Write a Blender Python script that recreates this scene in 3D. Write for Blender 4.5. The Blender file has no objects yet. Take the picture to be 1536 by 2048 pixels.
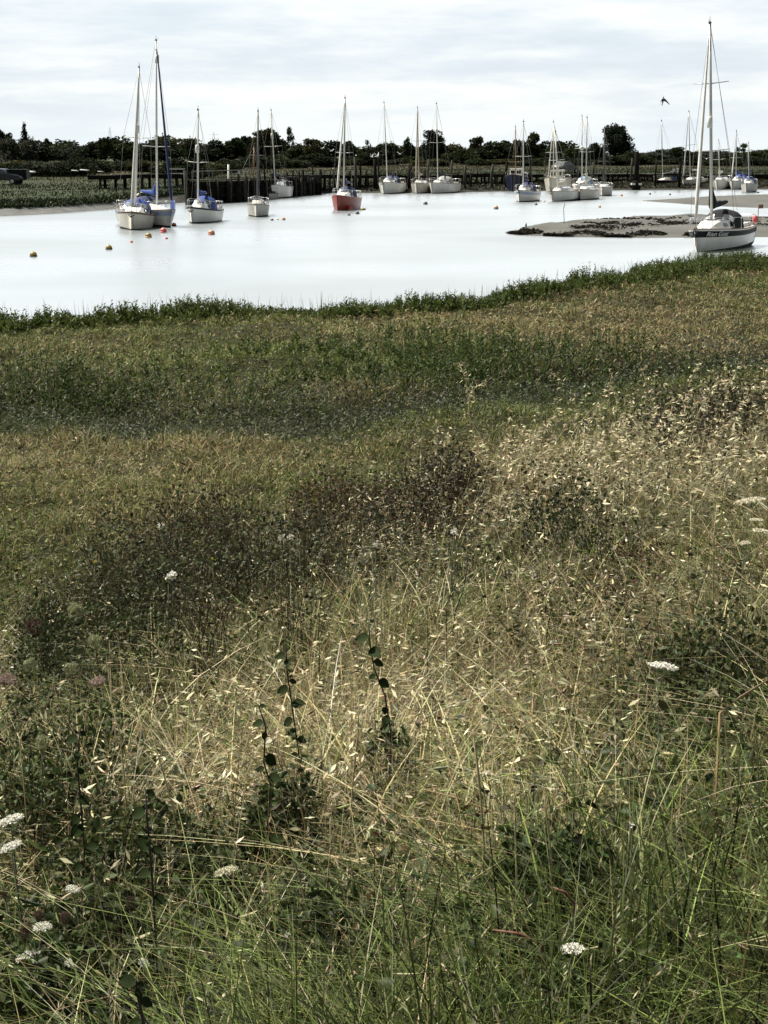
import bpy, math, random
import numpy as np
from mathutils import Vector, Matrix

# ------------------------------------------------------------------ camera, sky, sun
SC = bpy.context.scene
COL = SC.collection
F = 3076.0                      # focal length in photograph pixels (1536 x 2048)
H = 4.5                         # eye above the water
TH = math.atan(719 / F)
cam_d = bpy.data.cameras.new('camera')
cam_d.sensor_fit = 'VERTICAL'; cam_d.sensor_height = 36; cam_d.lens = F / 2048 * 36
cam_d.clip_start = 0.1; cam_d.clip_end = 6000
cam = bpy.data.objects.new('camera', cam_d); COL.objects.link(cam)
cam.location = (0, 0, H); cam.rotation_euler = (math.pi / 2 - TH, 0, 0)
SC.camera = cam
SC.view_settings.view_transform = 'Standard'; SC.view_settings.look = 'None'
SC.view_settings.exposure = 0.78; SC.view_settings.gamma = 1
SUN_EL, SUN_AZ = math.radians(56), math.radians(-62)
SUN_STRENGTH, SKY_STRENGTH = 5.0, 0.1

W = bpy.data.worlds.new('World'); SC.world = W; W.use_nodes = True
nt = W.node_tree; nt.nodes.clear()
def N(tree, kind, **kw):
    n = tree.nodes.new(kind)
    for k, v in kw.items():
        if k in ('inputs',):
            for i, x in v.items(): n.inputs[i].default_value = x
        else: setattr(n, k, v)
    return n
CLOUD_AT = (16.1, 28.7, 23.1)
def build_world():
    L = nt.links.new
    out = N(nt, 'ShaderNodeOutputWorld'); bg = N(nt, 'ShaderNodeBackground'); bg.inputs[1].default_value = SKY_STRENGTH
    sky = N(nt, 'ShaderNodeTexSky', sky_type='NISHITA', sun_disc=False, sun_elevation=SUN_EL, sun_rotation=SUN_AZ)
    tc = N(nt, 'ShaderNodeTexCoord'); sep = N(nt, 'ShaderNodeSeparateXYZ'); L(tc.outputs['Generated'], sep.inputs[0])
    fr = N(nt, 'ShaderNodeMapRange'); L(sep.outputs[1], fr.inputs[0]); fr.inputs[1].default_value = 0.55; fr.inputs[2].default_value = 0.95; fr.inputs[3].default_value = 0.28; fr.inputs[4].default_value = 1.0; fr.interpolation_type = 'SMOOTHSTEP'  # added brightness kept mostly ahead, so it does not fill the shadows
    mx = N(nt, 'ShaderNodeMath', operation='MAXIMUM'); L(sep.outputs[2], mx.inputs[0]); mx.inputs[1].default_value = 0.0
    ad = N(nt, 'ShaderNodeMath', operation='ADD'); L(mx.outputs[0], ad.inputs[0]); ad.inputs[1].default_value = 0.05
    dx = N(nt, 'ShaderNodeMath', operation='DIVIDE'); L(sep.outputs[0], dx.inputs[0]); L(ad.outputs[0], dx.inputs[1])
    dy = N(nt, 'ShaderNodeMath', operation='DIVIDE'); L(sep.outputs[1], dy.inputs[0]); L(ad.outputs[0], dy.inputs[1])
    cb = N(nt, 'ShaderNodeMapping'); L(tc.outputs['Generated'], cb.inputs[0]); cb.inputs['Scale'].default_value = (4.0, 4.0, 24.0); cb.inputs['Location'].default_value = CLOUD_AT
    n1 = N(nt, 'ShaderNodeTexNoise'); L(cb.outputs[0], n1.inputs['Vector']); n1.inputs['Scale'].default_value = 1.0; n1.inputs['Detail'].default_value = 7; n1.inputs['Roughness'].default_value = 0.52; n1.inputs['Distortion'].default_value = 0.4
    n2 = N(nt, 'ShaderNodeTexNoise'); L(cb.outputs[0], n2.inputs['Vector']); n2.inputs['Scale'].default_value = 2.6; n2.inputs['Detail'].default_value = 8; n2.inputs['Roughness'].default_value = 0.6
    mixn = N(nt, 'ShaderNodeMath', operation='MULTIPLY_ADD'); L(n2.outputs['Fac'], mixn.inputs[0]); mixn.inputs[1].default_value = 0.5
    sc = N(nt, 'ShaderNodeMath', operation='MULTIPLY'); L(n1.outputs['Fac'], sc.inputs[0]); sc.inputs[1].default_value = 0.5
    L(sc.outputs[0], mixn.inputs[2])
    cr = N(nt, 'ShaderNodeValToRGB'); L(mixn.outputs[0], cr.inputs[0])
    e = cr.color_ramp.elements
    e[0].position = 0.33; e[0].color = (0.66, 0.72, 0.79, 1)
    e[1].position = 0.63; e[1].color = (1.0, 1.0, 0.97, 1)
    a = e.new(0.45); a.color = (0.74, 0.81, 0.87, 1)
    a = e.new(0.54); a.color = (0.88, 0.92, 0.93, 1)
    # towards the horizon the cloud thins to pale even blue-white
    hz = N(nt, 'ShaderNodeMapRange'); L(mx.outputs[0], hz.inputs[0]); hz.inputs[1].default_value = 0.0; hz.inputs[2].default_value = 0.035
    hz.inputs[3].default_value = 0.75; hz.inputs[4].default_value = 0.0
    hm = N(nt, 'ShaderNodeMixRGB'); L(hz.outputs[0], hm.inputs[0]); L(cr.outputs[0], hm.inputs[1]); hm.inputs[2].default_value = (0.84, 0.92, 0.95, 1)
    # sky above the frame is shaped for its light: low bright band, dim zenith
    zen = N(nt, 'ShaderNodeMapRange'); L(mx.outputs[0], zen.inputs[0]); zen.inputs[1].default_value = 0.095; zen.inputs[2].default_value = 0.55
    zen.inputs[3].default_value = 0.0; zen.inputs[4].default_value = 1.0
    zr = N(nt, 'ShaderNodeValToRGB'); L(zen.outputs[0], zr.inputs[0]); el = zr.color_ramp.elements        # unseen bright band added to whiten the water, zenith dimmed for contrast
    el[0].position = 0.0; el[0].color = (.226,) * 3 + (1,); el[1].position = 1.0; el[1].color = (.085,) * 3 + (1,)
    q = el.new(0.12); q.color = (.75,) * 3 + (1,); q = el.new(0.4); q.color = (.55,) * 3 + (1,); q = el.new(0.7); q.color = (.11,) * 3 + (1,)
    zf_ = N(nt, 'ShaderNodeMath', operation='MULTIPLY'); L(zr.outputs[0], zf_.inputs[0]); L(fr.outputs[0], zf_.inputs[1])
    zs_ = N(nt, 'ShaderNodeMath', operation='MULTIPLY'); L(zf_.outputs[0], zs_.inputs[0]); zs_.inputs[1].default_value = 28.0; zen = zs_
    # the cloud is brightest round the hidden sun
    dt = N(nt, 'ShaderNodeVectorMath', operation='DOT_PRODUCT'); L(tc.outputs['Generated'], dt.inputs[0]); dt.inputs[1].default_value = (math.sin(SUN_AZ) * math.cos(SUN_EL), math.cos(SUN_AZ) * math.cos(SUN_EL), math.sin(SUN_EL))
    gl = N(nt, 'ShaderNodeMapRange'); L(dt.outputs['Value'], gl.inputs[0]); gl.inputs[1].default_value = 0.86; gl.inputs[2].default_value = 1.0; gl.inputs[3].default_value = 0.0; gl.inputs[4].default_value = 20.0
    za = N(nt, 'ShaderNodeMath', operation='ADD'); L(zen.outputs[0], za.inputs[0]); L(gl.outputs[0], za.inputs[1]); zen = za
    vm = N(nt, 'ShaderNodeVectorMath', operation='SCALE'); L(hm.outputs[0], vm.inputs[0]); L(zen.outputs[0], vm.inputs['Scale'])
    mix = N(nt, 'ShaderNodeMixRGB'); mix.inputs[0].default_value = 0.93; L(sky.outputs[0], mix.inputs[1]); L(vm.outputs[0], mix.inputs[2])
    L(mix.outputs[0], bg.inputs[0]); L(bg.outputs[0], out.inputs[0])
build_world()
sun_d = bpy.data.lights.new('sun', 'SUN'); sun_d.energy = SUN_STRENGTH; sun_d.angle = math.radians(1.2); sun_d.color = (1, 0.93, 0.80)
sun = bpy.data.objects.new('sun', sun_d); COL.objects.link(sun)
sdir = Vector((math.sin(SUN_AZ) * math.cos(SUN_EL), math.cos(SUN_AZ) * math.cos(SUN_EL), math.sin(SUN_EL)))
sun.rotation_euler = sdir.to_track_quat('Z', 'Y').to_euler(); sun.location = sdir * 100

# ------------------------------------------------------------------ measuring the photograph
ST, CT = math.sin(TH), math.cos(TH)
def ray(px, py):
    u, v = (px - 768) / F, -(py - 1024) / F
    return Vector((u, CT + v * ST, -ST + v * CT))
def at(px, py, z=0.0):
    d = ray(px, py); t = (z - H) / d.z
    return Vector((d.x * t, d.y * t, z))
def at_y(px, py, Y):
    d = ray(px, py); t = Y / d.y
    return Vector((d.x * t, Y, H + d.z * t))
def ppm(p):  return F / (p[1] * CT - (p[2] - H) * ST)
def project(p):
    dep = p[1] * CT - (p[2] - H) * ST
    return 768 + F * p[0] / dep, 1024 - F * (p[1] * ST + (p[2] - H) * CT) / dep

# ------------------------------------------------------------------ objects and tags
def tag(o, label=None, cat=None, group=None, kind=None):
    if label: o['label'] = label
    if cat: o['category'] = cat
    if group: o['group'] = group
    if kind: o['kind'] = kind
    return o
def empty(name, loc, label, cat, group=None):
    o = bpy.data.objects.new(name, None); COL.objects.link(o); o.location = loc; o.empty_display_size = 0.3
    return tag(o, label, cat, group)
def link(name, me, parent=None):
    o = bpy.data.objects.new(name, me); COL.objects.link(o)
    if parent is not None: o.parent = parent
    return o
def copy_tree(o, parent=None):
    c = o.copy(); COL.objects.link(c)
    if parent is not None: c.parent = parent
    for ch in [x for x in o.children]: copy_tree(ch, c)
    return c

# ------------------------------------------------------------------ materials
MATS = {}
def mat(name, col, rough=0.5, noise=0.12, scale=6.0, metal=0.0, bump=0.0, spec=0.5, dirt=None):
    if name in MATS: return MATS[name]
    m = bpy.data.materials.new(name); m.use_nodes = True; t = m.node_tree; b = t.nodes['Principled BSDF']; L = t.links.new
    b.inputs['Roughness'].default_value = rough; b.inputs['Metallic'].default_value = metal
    b.inputs['Specular IOR Level'].default_value = spec
    tc = N(t, 'ShaderNodeTexCoord'); nz = N(t, 'ShaderNodeTexNoise'); L(tc.outputs['Object'], nz.inputs['Vector'])
    nz.inputs['Scale'].default_value = scale; nz.inputs['Detail'].default_value = 5; nz.inputs['Roughness'].default_value = 0.6
    cr = N(t, 'ShaderNodeValToRGB'); L(nz.outputs['Fac'], cr.inputs[0])
    d = dirt if dirt else tuple(c * (1 - 2.2 * noise) for c in col)
    cr.color_ramp.elements[0].position = 0.3; cr.color_ramp.elements[0].color = (*d, 1)
    cr.color_ramp.elements[1].position = 0.62; cr.color_ramp.elements[1].color = (*col, 1)
    L(cr.outputs[0], b.inputs['Base Color'])
    if bump:
        bp = N(t, 'ShaderNodeBump'); bp.inputs['Strength'].default_value = bump; L(nz.outputs['Fac'], bp.inputs['Height']); L(bp.outputs[0], b.inputs['Normal'])
    MATS[name] = m; return m
def plant_mat(name, trans=0.28, rough=0.5, spec=0.16):
    m = bpy.data.materials.new(name); m.use_nodes = True; t = m.node_tree; L = t.links.new
    b = t.nodes['Principled BSDF']; out = t.nodes['Material Output']
    at_ = N(t, 'ShaderNodeAttribute', attribute_name='Col')
    b.inputs['Roughness'].default_value = rough; b.inputs['Specular IOR Level'].default_value = spec
    L(at_.outputs['Color'], b.inputs['Base Color'])
    tr = N(t, 'ShaderNodeBsdfTranslucent'); L(at_.outputs['Color'], tr.inputs['Color'])
    mx = N(t, 'ShaderNodeMixShader'); mx.inputs[0].default_value = trans
    L(b.outputs[0], mx.inputs[1]); L(tr.outputs[0], mx.inputs[2]); L(mx.outputs[0], out.inputs[0])
    return m
M_PLANT = plant_mat('plant_leaf'); M_STRAW = plant_mat('straw', 0.2, 0.5, 0.2); M_CROWN = plant_mat('tree_leaf', 0.22, 0.7, 0.08)
WHITE = mat('white_gelcoat', (0.72, 0.71, 0.66), 0.25, 0.05, 1.5)
CREAM = mat('cream_gelcoat', (0.62, 0.59, 0.50), 0.3, 0.07, 1.5)
GREYW = mat('weathered_white', (0.52, 0.51, 0.46), 0.45, 0.12, 2.0)
RED = mat('red_hull_paint', (0.27, 0.022, 0.009), 0.35, 0.12, 2.0)
NAVY = mat('navy_hull_paint', (0.008, 0.012, 0.032), 0.5, 0.1, 2.0, spec=.2)
BLACKH = mat('black_hull_paint', (0.006, 0.006, 0.008), 0.5, 0.1, 2.0, spec=.15)
BLUE = mat('blue_canvas', (0.010, 0.045, 0.24), 0.75, 0.15, 5, bump=0.3)
DBLUE = mat('dark_blue_canvas', (0.008, 0.018, 0.085), 0.75, 0.15, 5, bump=0.3)
BLACKC = mat('black_canvas', (0.005, 0.006, 0.010), 0.95, 0.15, 5, bump=0.3)
GREYC = mat('grey_canvas', (0.30, 0.30, 0.29), 0.8, 0.12, 5, bump=0.3)
SAIL = mat('furled_sailcloth', (0.66, 0.64, 0.58), 0.7, 0.1, 3, bump=0.2)
ALU = mat('mast_aluminium', (0.50, 0.50, 0.48), 0.45, 0.06, 2, metal=0.35)
WALU = mat('white_mast', (0.68, 0.67, 0.62), 0.4, 0.05, 2)
DALU = mat('dark_mast', (0.10, 0.10, 0.10), 0.5, 0.1, 2)
SPRUCE = mat('varnished_spruce', (0.30, 0.18, 0.07), 0.4, 0.15, 4)
STEEL = mat('stainless_steel', (0.55, 0.55, 0.55), 0.3, 0.05, 8, metal=0.8)
WIRE = mat('rigging_wire', (0.22, 0.22, 0.22), 0.5, 0.05, 8, metal=0.4)
ANTIF = mat('antifouling', (0.05, 0.030, 0.022), 0.8, 0.2, 3, dirt=(0.03, 0.03, 0.02))
BLACKA = mat('black_antifouling', (0.02, 0.02, 0.018), 0.8, 0.2, 3)
TEAK = mat('rub_rail_wood', (0.16, 0.11, 0.07), 0.6, 0.15, 5)
GLASS = mat('dark_window', (0.012, 0.014, 0.016), 0.08, 0.1, 3)
CLEAR = mat('clear_vinyl', (0.28, 0.30, 0.31), 0.15, 0.15, 3)
RUBBER = mat('black_rubber', (0.015, 0.015, 0.015), 0.6, 0.1, 5)
ORANGE = mat('orange_buoy', (0.62, 0.13, 0.03), 0.45, 0.15, 8)
PINK = mat('pink_buoy', (0.66, 0.13, 0.13), 0.45, 0.12, 8)
YELLOW = mat('yellow_buoy', (0.36, 0.25, 0.05), 0.5, 0.2, 8)
PEACH = mat('faded_buoy', (0.62, 0.36, 0.22), 0.5, 0.15, 8)
WEED = mat('weedy_bottom', (0.035, 0.030, 0.015), 0.8, 0.25, 10)
GREYB = mat('grey_buoy', (0.10, 0.11, 0.11), 0.5, 0.2, 8)
TIMBER = mat('tarred_timber', (0.010, 0.009, 0.007), 0.9, 0.25, 3, bump=0.5, spec=.1)
PALET = mat('weathered_timber', (0.060, 0.054, 0.042), 0.9, 0.25, 3, bump=0.5, spec=.15)
BARK = mat('bark', (0.05, 0.042, 0.03), 0.9, 0.2, 5, bump=0.5)
PAINTW = mat('white_paint', (0.70, 0.69, 0.64), 0.5, 0.1, 3)
TYRE = mat('tyre_rubber', (0.015, 0.015, 0.015), 0.8, 0.1, 9)
SILVER = mat('silver_car_paint', (0.11, 0.115, 0.115), 0.35, 0.05, 2)
DCAR = mat('dark_car_paint', (0.02, 0.024, 0.03), 0.25, 0.05, 2)
GULLW = mat('white_feathers', (0.72, 0.72, 0.70), 0.8, 0.08, 20)
GULLG = mat('grey_feathers', (0.10, 0.105, 0.11), 0.8, 0.15, 20)
LETTER = mat('white_lettering', (0.75, 0.75, 0.72), 0.5, 0.03, 5)

# ------------------------------------------------------------------ mesh builder for hard things
class MB:
    def __init__(s): s.v, s.f, s.m, s.sm = [], [], [], []
    def face(s, idx, m=0, smooth=False): s.f.append(tuple(idx)); s.m.append(m); s.sm.append(smooth)
    def box(s, c, size, m=0, mtx=None):
        b = len(s.v); x, y, z = (k / 2 for k in size)
        for dx, dy, dz in ((-x,-y,-z),(x,-y,-z),(x,y,-z),(-x,y,-z),(-x,-y,z),(x,-y,z),(x,y,z),(-x,y,z)):
            p = Vector((dx, dy, dz))
            if mtx is not None: p = mtx @ p
            s.v.append(p + Vector(c))
        for q in ((0,3,2,1),(4,5,6,7),(0,1,5,4),(1,2,6,5),(2,3,7,6),(3,0,4,7)): s.face([b + i for i in q], m)
        return s
    def rings(s, rings, m=0, close=True, cap=True, smooth=True):
        b = len(s.v); n = len(rings[0])
        for r in rings: s.v.extend(Vector(p) for p in r)
        for i in range(len(rings) - 1):
            for j in range(n if close else n - 1):
                k = (j + 1) % n
                s.face((b + i*n + j, b + i*n + k, b + (i+1)*n + k, b + (i+1)*n + j), m[i] if isinstance(m, list) else m, smooth)
        if cap and close:
            s.face([b + j for j in range(n)][::-1], m[0] if isinstance(m, list) else m)
            s.face([b + (len(rings)-1)*n + j for j in range(n)], m[-1] if isinstance(m, list) else m)
        return s
    def tube(s, pts, r, m=0, seg=6, cap=True):
        pts = [Vector(p) for p in pts]; rs = r if isinstance(r, (list, tuple)) else [r] * len(pts)
        out = []
        for i, p in enumerate(pts):
            d = (pts[min(i+1, len(pts)-1)] - pts[max(i-1, 0)]).normalized()
            a = Vector((0, 0, 1)) if abs(d.z) < 0.9 else Vector((1, 0, 0))
            u = d.cross(a).normalized(); w = d.cross(u)
            out.append([p + (u * math.cos(2*math.pi*k/seg) + w * math.sin(2*math.pi*k/seg)) * rs[i] for k in range(seg)])
        return s.rings(out, m, True, cap)
    def lathe(s, prof, c=(0,0,0), m=0, seg=14, flat=1.0):
        c = Vector(c); out = [[c + Vector((r*math.cos(2*math.pi*k/seg), r*flat*math.sin(2*math.pi*k/seg), z)) for k in range(seg)] for r, z in prof]
        return s.rings(out, m, True, True)
    def ball(s, c, r, m=0, seg=10, n=7):
        r = r if isinstance(r, (tuple, list)) else (r, r, r); c = Vector(c); out = []
        for i in range(n + 1):
            a = math.pi * i / n; a = min(max(a, 0.05), math.pi - 0.05)
            out.append([c + Vector((r[0]*math.sin(a)*math.cos(2*math.pi*k/seg), r[1]*math.sin(a)*math.sin(2*math.pi*k/seg), -r[2]*math.cos(a))) for k in range(seg)])
        return s.rings(out, m)
    def mesh(s, name, mats):
        me = bpy.data.meshes.new(name); me.from_pydata([tuple(p) for p in s.v], [], s.f)
        for x in (mats if isinstance(mats, (list, tuple)) else [mats]): me.materials.append(x)
        me.polygons.foreach_set('material_index', s.m); me.polygons.foreach_set('use_smooth', s.sm)
        me.update(); return me
    def build(s, name, mats, parent=None): return link(name, s.mesh(name, mats), parent)

# ------------------------------------------------------------------ numpy meshes for vegetation
def np_mesh(name, V, Q, C, material, smooth=False):
    V = np.ascontiguousarray(V, np.float32).reshape(-1, 3); Q = np.ascontiguousarray(Q, np.int32).reshape(-1, 4); C = np.ascontiguousarray(C, np.float32).reshape(-1, 3)
    me = bpy.data.meshes.new(name)
    me.vertices.add(len(V)); me.vertices.foreach_set('co', V.ravel())
    me.loops.add(Q.size); me.loops.foreach_set('vertex_index', Q.ravel())
    me.polygons.add(len(Q)); me.polygons.foreach_set('loop_start', np.arange(0, Q.size, 4, dtype=np.int32)); me.polygons.foreach_set('loop_total', np.full(len(Q), 4, np.int32))
    a = me.color_attributes.new('Col', 'FLOAT_COLOR', 'POINT')
    a.data.foreach_set('color', np.concatenate([C, np.ones((len(C), 1), np.float32)], 1).ravel())
    if smooth: me.polygons.foreach_set('use_smooth', np.ones(len(Q), bool))
    me.materials.append(material); me.update(calc_edges=True)
    return me
class Pile:
    """collects numpy pieces into one mesh"""
    def __init__(s): s.V, s.Q, s.C, s.n = [], [], [], 0
    def add(s, V, Q, C):
        V = V.reshape(-1, 3)
        if not len(V): return
        s.V.append(V); s.Q.append(Q.reshape(-1, 4) + s.n); s.C.append(C.reshape(-1, 3)); s.n += len(V)
    def build(s, name, material, parent=None):
        return link(name, np_mesh(name, np.concatenate(s.V), np.concatenate(s.Q), np.concatenate(s.C), material), parent)
R = np.random.default_rng(11)
def blades(P, h, az, bend, w, col, seg=4, tipcol=None):
    """grass blades: roots P (n,3), height, bend direction and amount, width, colour"""
    n = len(P)
    if n == 0: return np.zeros((0, 3)), np.zeros((0, 4), int), np.zeros((0, 3))
    t = np.linspace(0, 1, seg + 1)[None, :]
    h = h[:, None]; b = bend[:, None]
    hor = h * b * (0.25 * t + 0.75 * t ** 2); z = h * t * (1 - 0.38 * np.clip(b, 0, 1.6) * t)
    x = P[:, 0:1] + np.cos(az)[:, None] * hor; y = P[:, 1:2] + np.sin(az)[:, None] * hor; zz = P[:, 2:3] + z
    phi = R.uniform(0, math.pi, n)[:, None]; ww = w[:, None] * (1 - 0.92 * t ** 1.6) * 0.5
    ox, oy = np.cos(phi) * ww, np.sin(phi) * ww
    V = np.stack([np.stack([x - ox, y - oy, zz], -1), np.stack([x + ox, y + oy, zz], -1)], 2)   # n, seg+1, 2, 3
    base = (np.arange(n) * (seg + 1) * 2)[:, None]; k = np.arange(seg)[None, :] * 2
    Q = np.stack([base + k, base + k + 1, base + k + 3, base + k + 2], -1)
    if tipcol is None: tipcol = col
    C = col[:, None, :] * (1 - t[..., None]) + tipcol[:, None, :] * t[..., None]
    C = np.repeat(C[:, :, None, :], 2, 2)
    return V, Q, C
def blade_point(P, h, az, bend, t):
    hor = h * bend * (0.25 * t + 0.75 * t * t); z = h * t * (1 - 0.38 * np.clip(bend, 0, 1.6) * t)
    return np.stack([P[:, 0] + np.cos(az) * hor, P[:, 1] + np.sin(az) * hor, P[:, 2] + z], -1)
def unit(v): return v / np.maximum(np.linalg.norm(v, axis=-1, keepdims=True), 1e-9)
def leaves(P, D, l, w, col, fold=0.25):
    """oval leaves from points P along directions D"""
    n = len(P)
    if n == 0: return np.zeros((0, 3)), np.zeros((0, 4), int), np.zeros((0, 3))
    D = unit(D); r = unit(R.normal(size=(n, 3))); S = unit(np.cross(D, r)); U = np.cross(S, D)
    l = l[:, None]; w = w[:, None]
    pts = [P, P + D*l*.3 + S*w*.5 + U*w*fold, P + D*l*.72 + S*w*.38 + U*w*fold*.6 - U*l*.05, P + D*l - U*l*.14, P + D*l*.72 - S*w*.38 + U*w*fold*.6 - U*l*.05, P + D*l*.3 - S*w*.5 + U*w*fold]
    V = np.stack(pts, 1); b = (np.arange(n) * 6)[:, None]
    Q = np.concatenate([b + np.array([[0, 1, 2, 3]]), b + np.array([[0, 3, 4, 5]])], 1)
    return V, Q, np.repeat(col[:, None, :], 6, 1)
def diamonds(P, D, l, w, col):
    n = len(P)
    if n == 0: return np.zeros((0, 3)), np.zeros((0, 4), int), np.zeros((0, 3))
    D = unit(D); S = unit(np.cross(D, unit(R.normal(size=(n, 3))))); l = l[:, None]; w = w[:, None]
    V = np.stack([P, P + D*l*.45 + S*w*.5, P + D*l, P + D*l*.45 - S*w*.5], 1)
    Q = (np.arange(n) * 4)[:, None] + np.arange(4)[None, :]
    return V, Q, np.repeat(col[:, None, :], 4, 1)
def shade(col, n, var=0.25, hue=0.08):
    c = np.array(col)[None, :] * (1 + R.normal(0, var, (n, 1))) * (1 + R.normal(0, hue, (n, 3)))
    return np.clip(c, 0.004, 0.85)
def vnoise(x, y, s, seed=0):
    """smooth value noise, about -1..1"""
    x = np.asarray(x, float) / s + seed * 17.3; y = np.asarray(y, float) / s - seed * 9.1
    xi, yi = np.floor(x), np.floor(y); fx, fy = x - xi, y - yi
    fx, fy = fx*fx*(3-2*fx), fy*fy*(3-2*fy)
    def hsh(a, b): v = np.sin(a * 127.1 + b * 311.7 + seed * 53.7) * 43758.5453; return (v - np.floor(v)) * 2 - 1
    return (hsh(xi, yi)*(1-fx) + hsh(xi+1, yi)*fx)*(1-fy) + (hsh(xi, yi+1)*(1-fx) + hsh(xi+1, yi+1)*fx)*fy

# ------------------------------------------------------------------ the near land: sea wall slope, gully, salt marsh
TOE0, TOEN = np.array([-2.8, 11.2]), np.array([-0.805, 0.593])     # foot of the sea wall and its outward normal
def toe_t(x, y): return (x - TOE0[0]) * TOEN[0] + (y - TOE0[1]) * TOEN[1]
_sp = [at(px, py, 1.30) for px, py in ((0, 612), (300, 596), (768, 576), (1000, 557), (1200, 532), (1400, 505), (1536, 501))]
SHX = np.array([-60, -25] + [p.x for p in _sp] + [30, 60]); SHY = np.array([18, 24] + [p.y for p in _sp] + [62, 74])
def shore_y(x): return np.interp(x, SHX, SHY) + 0.5 * vnoise(x, x * 0, 1.9, 3) + 0.25 * vnoise(x, x * 0, 0.7, 4)
GUX = np.array([-40.] + [at(*q, .8).x for q in ((0, 800), (150, 815), (320, 845), (560, 850), (800, 815), (1100, 775), (1400, 720))] + [40.])
GUY = np.array([19.] + [at(*q, .8).y for q in ((0, 800), (150, 815), (320, 845), (560, 850), (800, 815), (1100, 775), (1400, 720))] + [44.])
def gully_at(x, y): return np.exp(-((np.asarray(y, float) - np.interp(x, GUX, GUY) - .7 * vnoise(x, y, 3, 5)) / 1.35) ** 2)      # a dark wet gully below the wall
def ground_z(x, y):
    x = np.asarray(x, float); y = np.asarray(y, float); t = toe_t(x, y)
    k = np.clip(-t / 8.9, 0, 1.05)
    z = 0.80 + 1.95 * (k ** 1.08) + 0.10 * vnoise(x, y, 1.7, 1) + 0.05 * vnoise(x, y, 0.6, 2)
    z = z + 0.12 * vnoise(x, y, .8, 11) * (t < 1) - 0.5 * gully_at(x, y) + 0.10 * vnoise(x, y, 7, 6) * (t > 0)
    s = y - shore_y(x)
    z = np.where(s > -1.0, z * (1 - np.clip((s + 1.0) / 1.6, 0, 1)) - 0.5 * np.clip((s + 0.2) / 1.4, 0, 1), z)
    return z
def gz(x, y): return float(ground_z(x, y))
def hit(px, py, hv=0.0):
    """where the sight line of a pixel meets the vegetation top (ground + hv)"""
    d = ray(px, py); t = 1.5
    while t < 80:
        p = Vector((0, 0, H)) + d * t
        if p.z <= gz(p.x, p.y) + hv: return p
        t += 0.03 + 0.004 * t
    return p
def soil_material():
    m = bpy.data.materials.new('soil_and_thatch'); m.use_nodes = True; t = m.node_tree; b = t.nodes['Principled BSDF']; L = t.links.new
    tc = N(t, 'ShaderNodeTexCoord'); n1 = N(t, 'ShaderNodeTexNoise'); n1.inputs['Scale'].default_value = 1.1; n1.inputs['Detail'].default_value = 9; n1.inputs['Roughness'].default_value = 0.7
    L(tc.outputs['Object'], n1.inputs['Vector'])
    cr = N(t, 'ShaderNodeValToRGB'); L(n1.outputs['Fac'], cr.inputs[0]); e = cr.color_ramp.elements
    e[0].position = 0.3; e[0].color = (0.010, 0.010, 0.006, 1); e[1].position = 0.75; e[1].color = (0.046, 0.044, 0.020, 1)
    L(cr.outputs[0], b.inputs['Base Color']); b.inputs['Roughness'].default_value = 0.95; b.inputs['Specular IOR Level'].default_value = 0.1
    bp = N(t, 'ShaderNodeBump'); bp.inputs['Strength'].default_value = 0.6; bp.inputs['Distance'].default_value = 0.1; L(n1.outputs['Fac'], bp.inputs['Height']); L(bp.outputs[0], b.inputs['Normal'])
    return m
def grid_mesh(name, X, Y, Z, material):
    ny, nx = X.shape; V = np.stack([X, Y, Z], -1).reshape(-1, 3)
    i = np.arange(ny - 1)[:, None] * nx + np.arange(nx - 1)[None, :]
    Q = np.stack([i, i + 1, i + nx + 1, i + nx], -1).reshape(-1, 4)
    return np_mesh(name, V, Q, np.ones_like(V), material, True)
gx = np.concatenate([np.linspace(-60, -14, 40), np.linspace(-13.6, 16, 190), np.linspace(16.5, 60, 40)])
gy = np.concatenate([np.linspace(-12, 1.8, 20), np.linspace(2, 22, 160), np.linspace(22.3, 78, 190)])
GX, GY = np.meshgrid(gx, gy)
tag(link('ground', grid_mesh('ground', GX, GY, ground_z(GX, GY), soil_material())), kind='structure')

# ------------------------------------------------------------------ water
def water_material():
    m = bpy.data.materials.new('tidal_water'); m.use_nodes = True; t = m.node_tree; b = t.nodes['Principled BSDF']; L = t.links.new
    b.inputs['Base Color'].default_value = (0.185, 0.205, 0.215, 1); b.inputs['Roughness'].default_value = 0.22; b.inputs['IOR'].default_value = 1.4
    b.inputs['Specular IOR Level'].default_value = 0.5
    tc = N(t, 'ShaderNodeTexCoord'); mp = N(t, 'ShaderNodeMapping'); L(tc.outputs['Object'], mp.inputs['Vector']); mp.inputs['Scale'].default_value = (0.7, 1.0, 1)
    n1 = N(t, 'ShaderNodeTexNoise'); L(mp.outputs[0], n1.inputs['Vector']); n1.inputs['Scale'].default_value = 2.6; n1.inputs['Detail'].default_value = 4
    bp = N(t, 'ShaderNodeBump'); bp.inputs['Strength'].default_value = 0.35; bp.inputs['Distance'].default_value = 0.035; L(n1.outputs['Fac'], bp.inputs['Height'])
    L(bp.outputs[0], b.inputs['Normal'])
    n2 = N(t, 'ShaderNodeTexNoise'); L(tc.outputs['Object'], n2.inputs['Vector']); n2.inputs['Scale'].default_value = 0.035; n2.inputs['Detail'].default_value = 4
    rr = N(t, 'ShaderNodeMapRange'); L(n2.outputs['Fac'], rr.inputs[0]); rr.inputs[1].default_value = 0.35; rr.inputs[2].default_value = 0.65; rr.inputs[3].default_value = 0.24; rr.inputs[4].default_value = 0.40
    L(rr.outputs[0], b.inputs['Roughness'])
    return m
wx, wy = np.meshgrid(np.linspace(-320, 360, 30), np.linspace(12, 330, 30))
tag(link('water', grid_mesh('water', wx, wy, wx * 0, water_material())), kind='structure')

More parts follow.
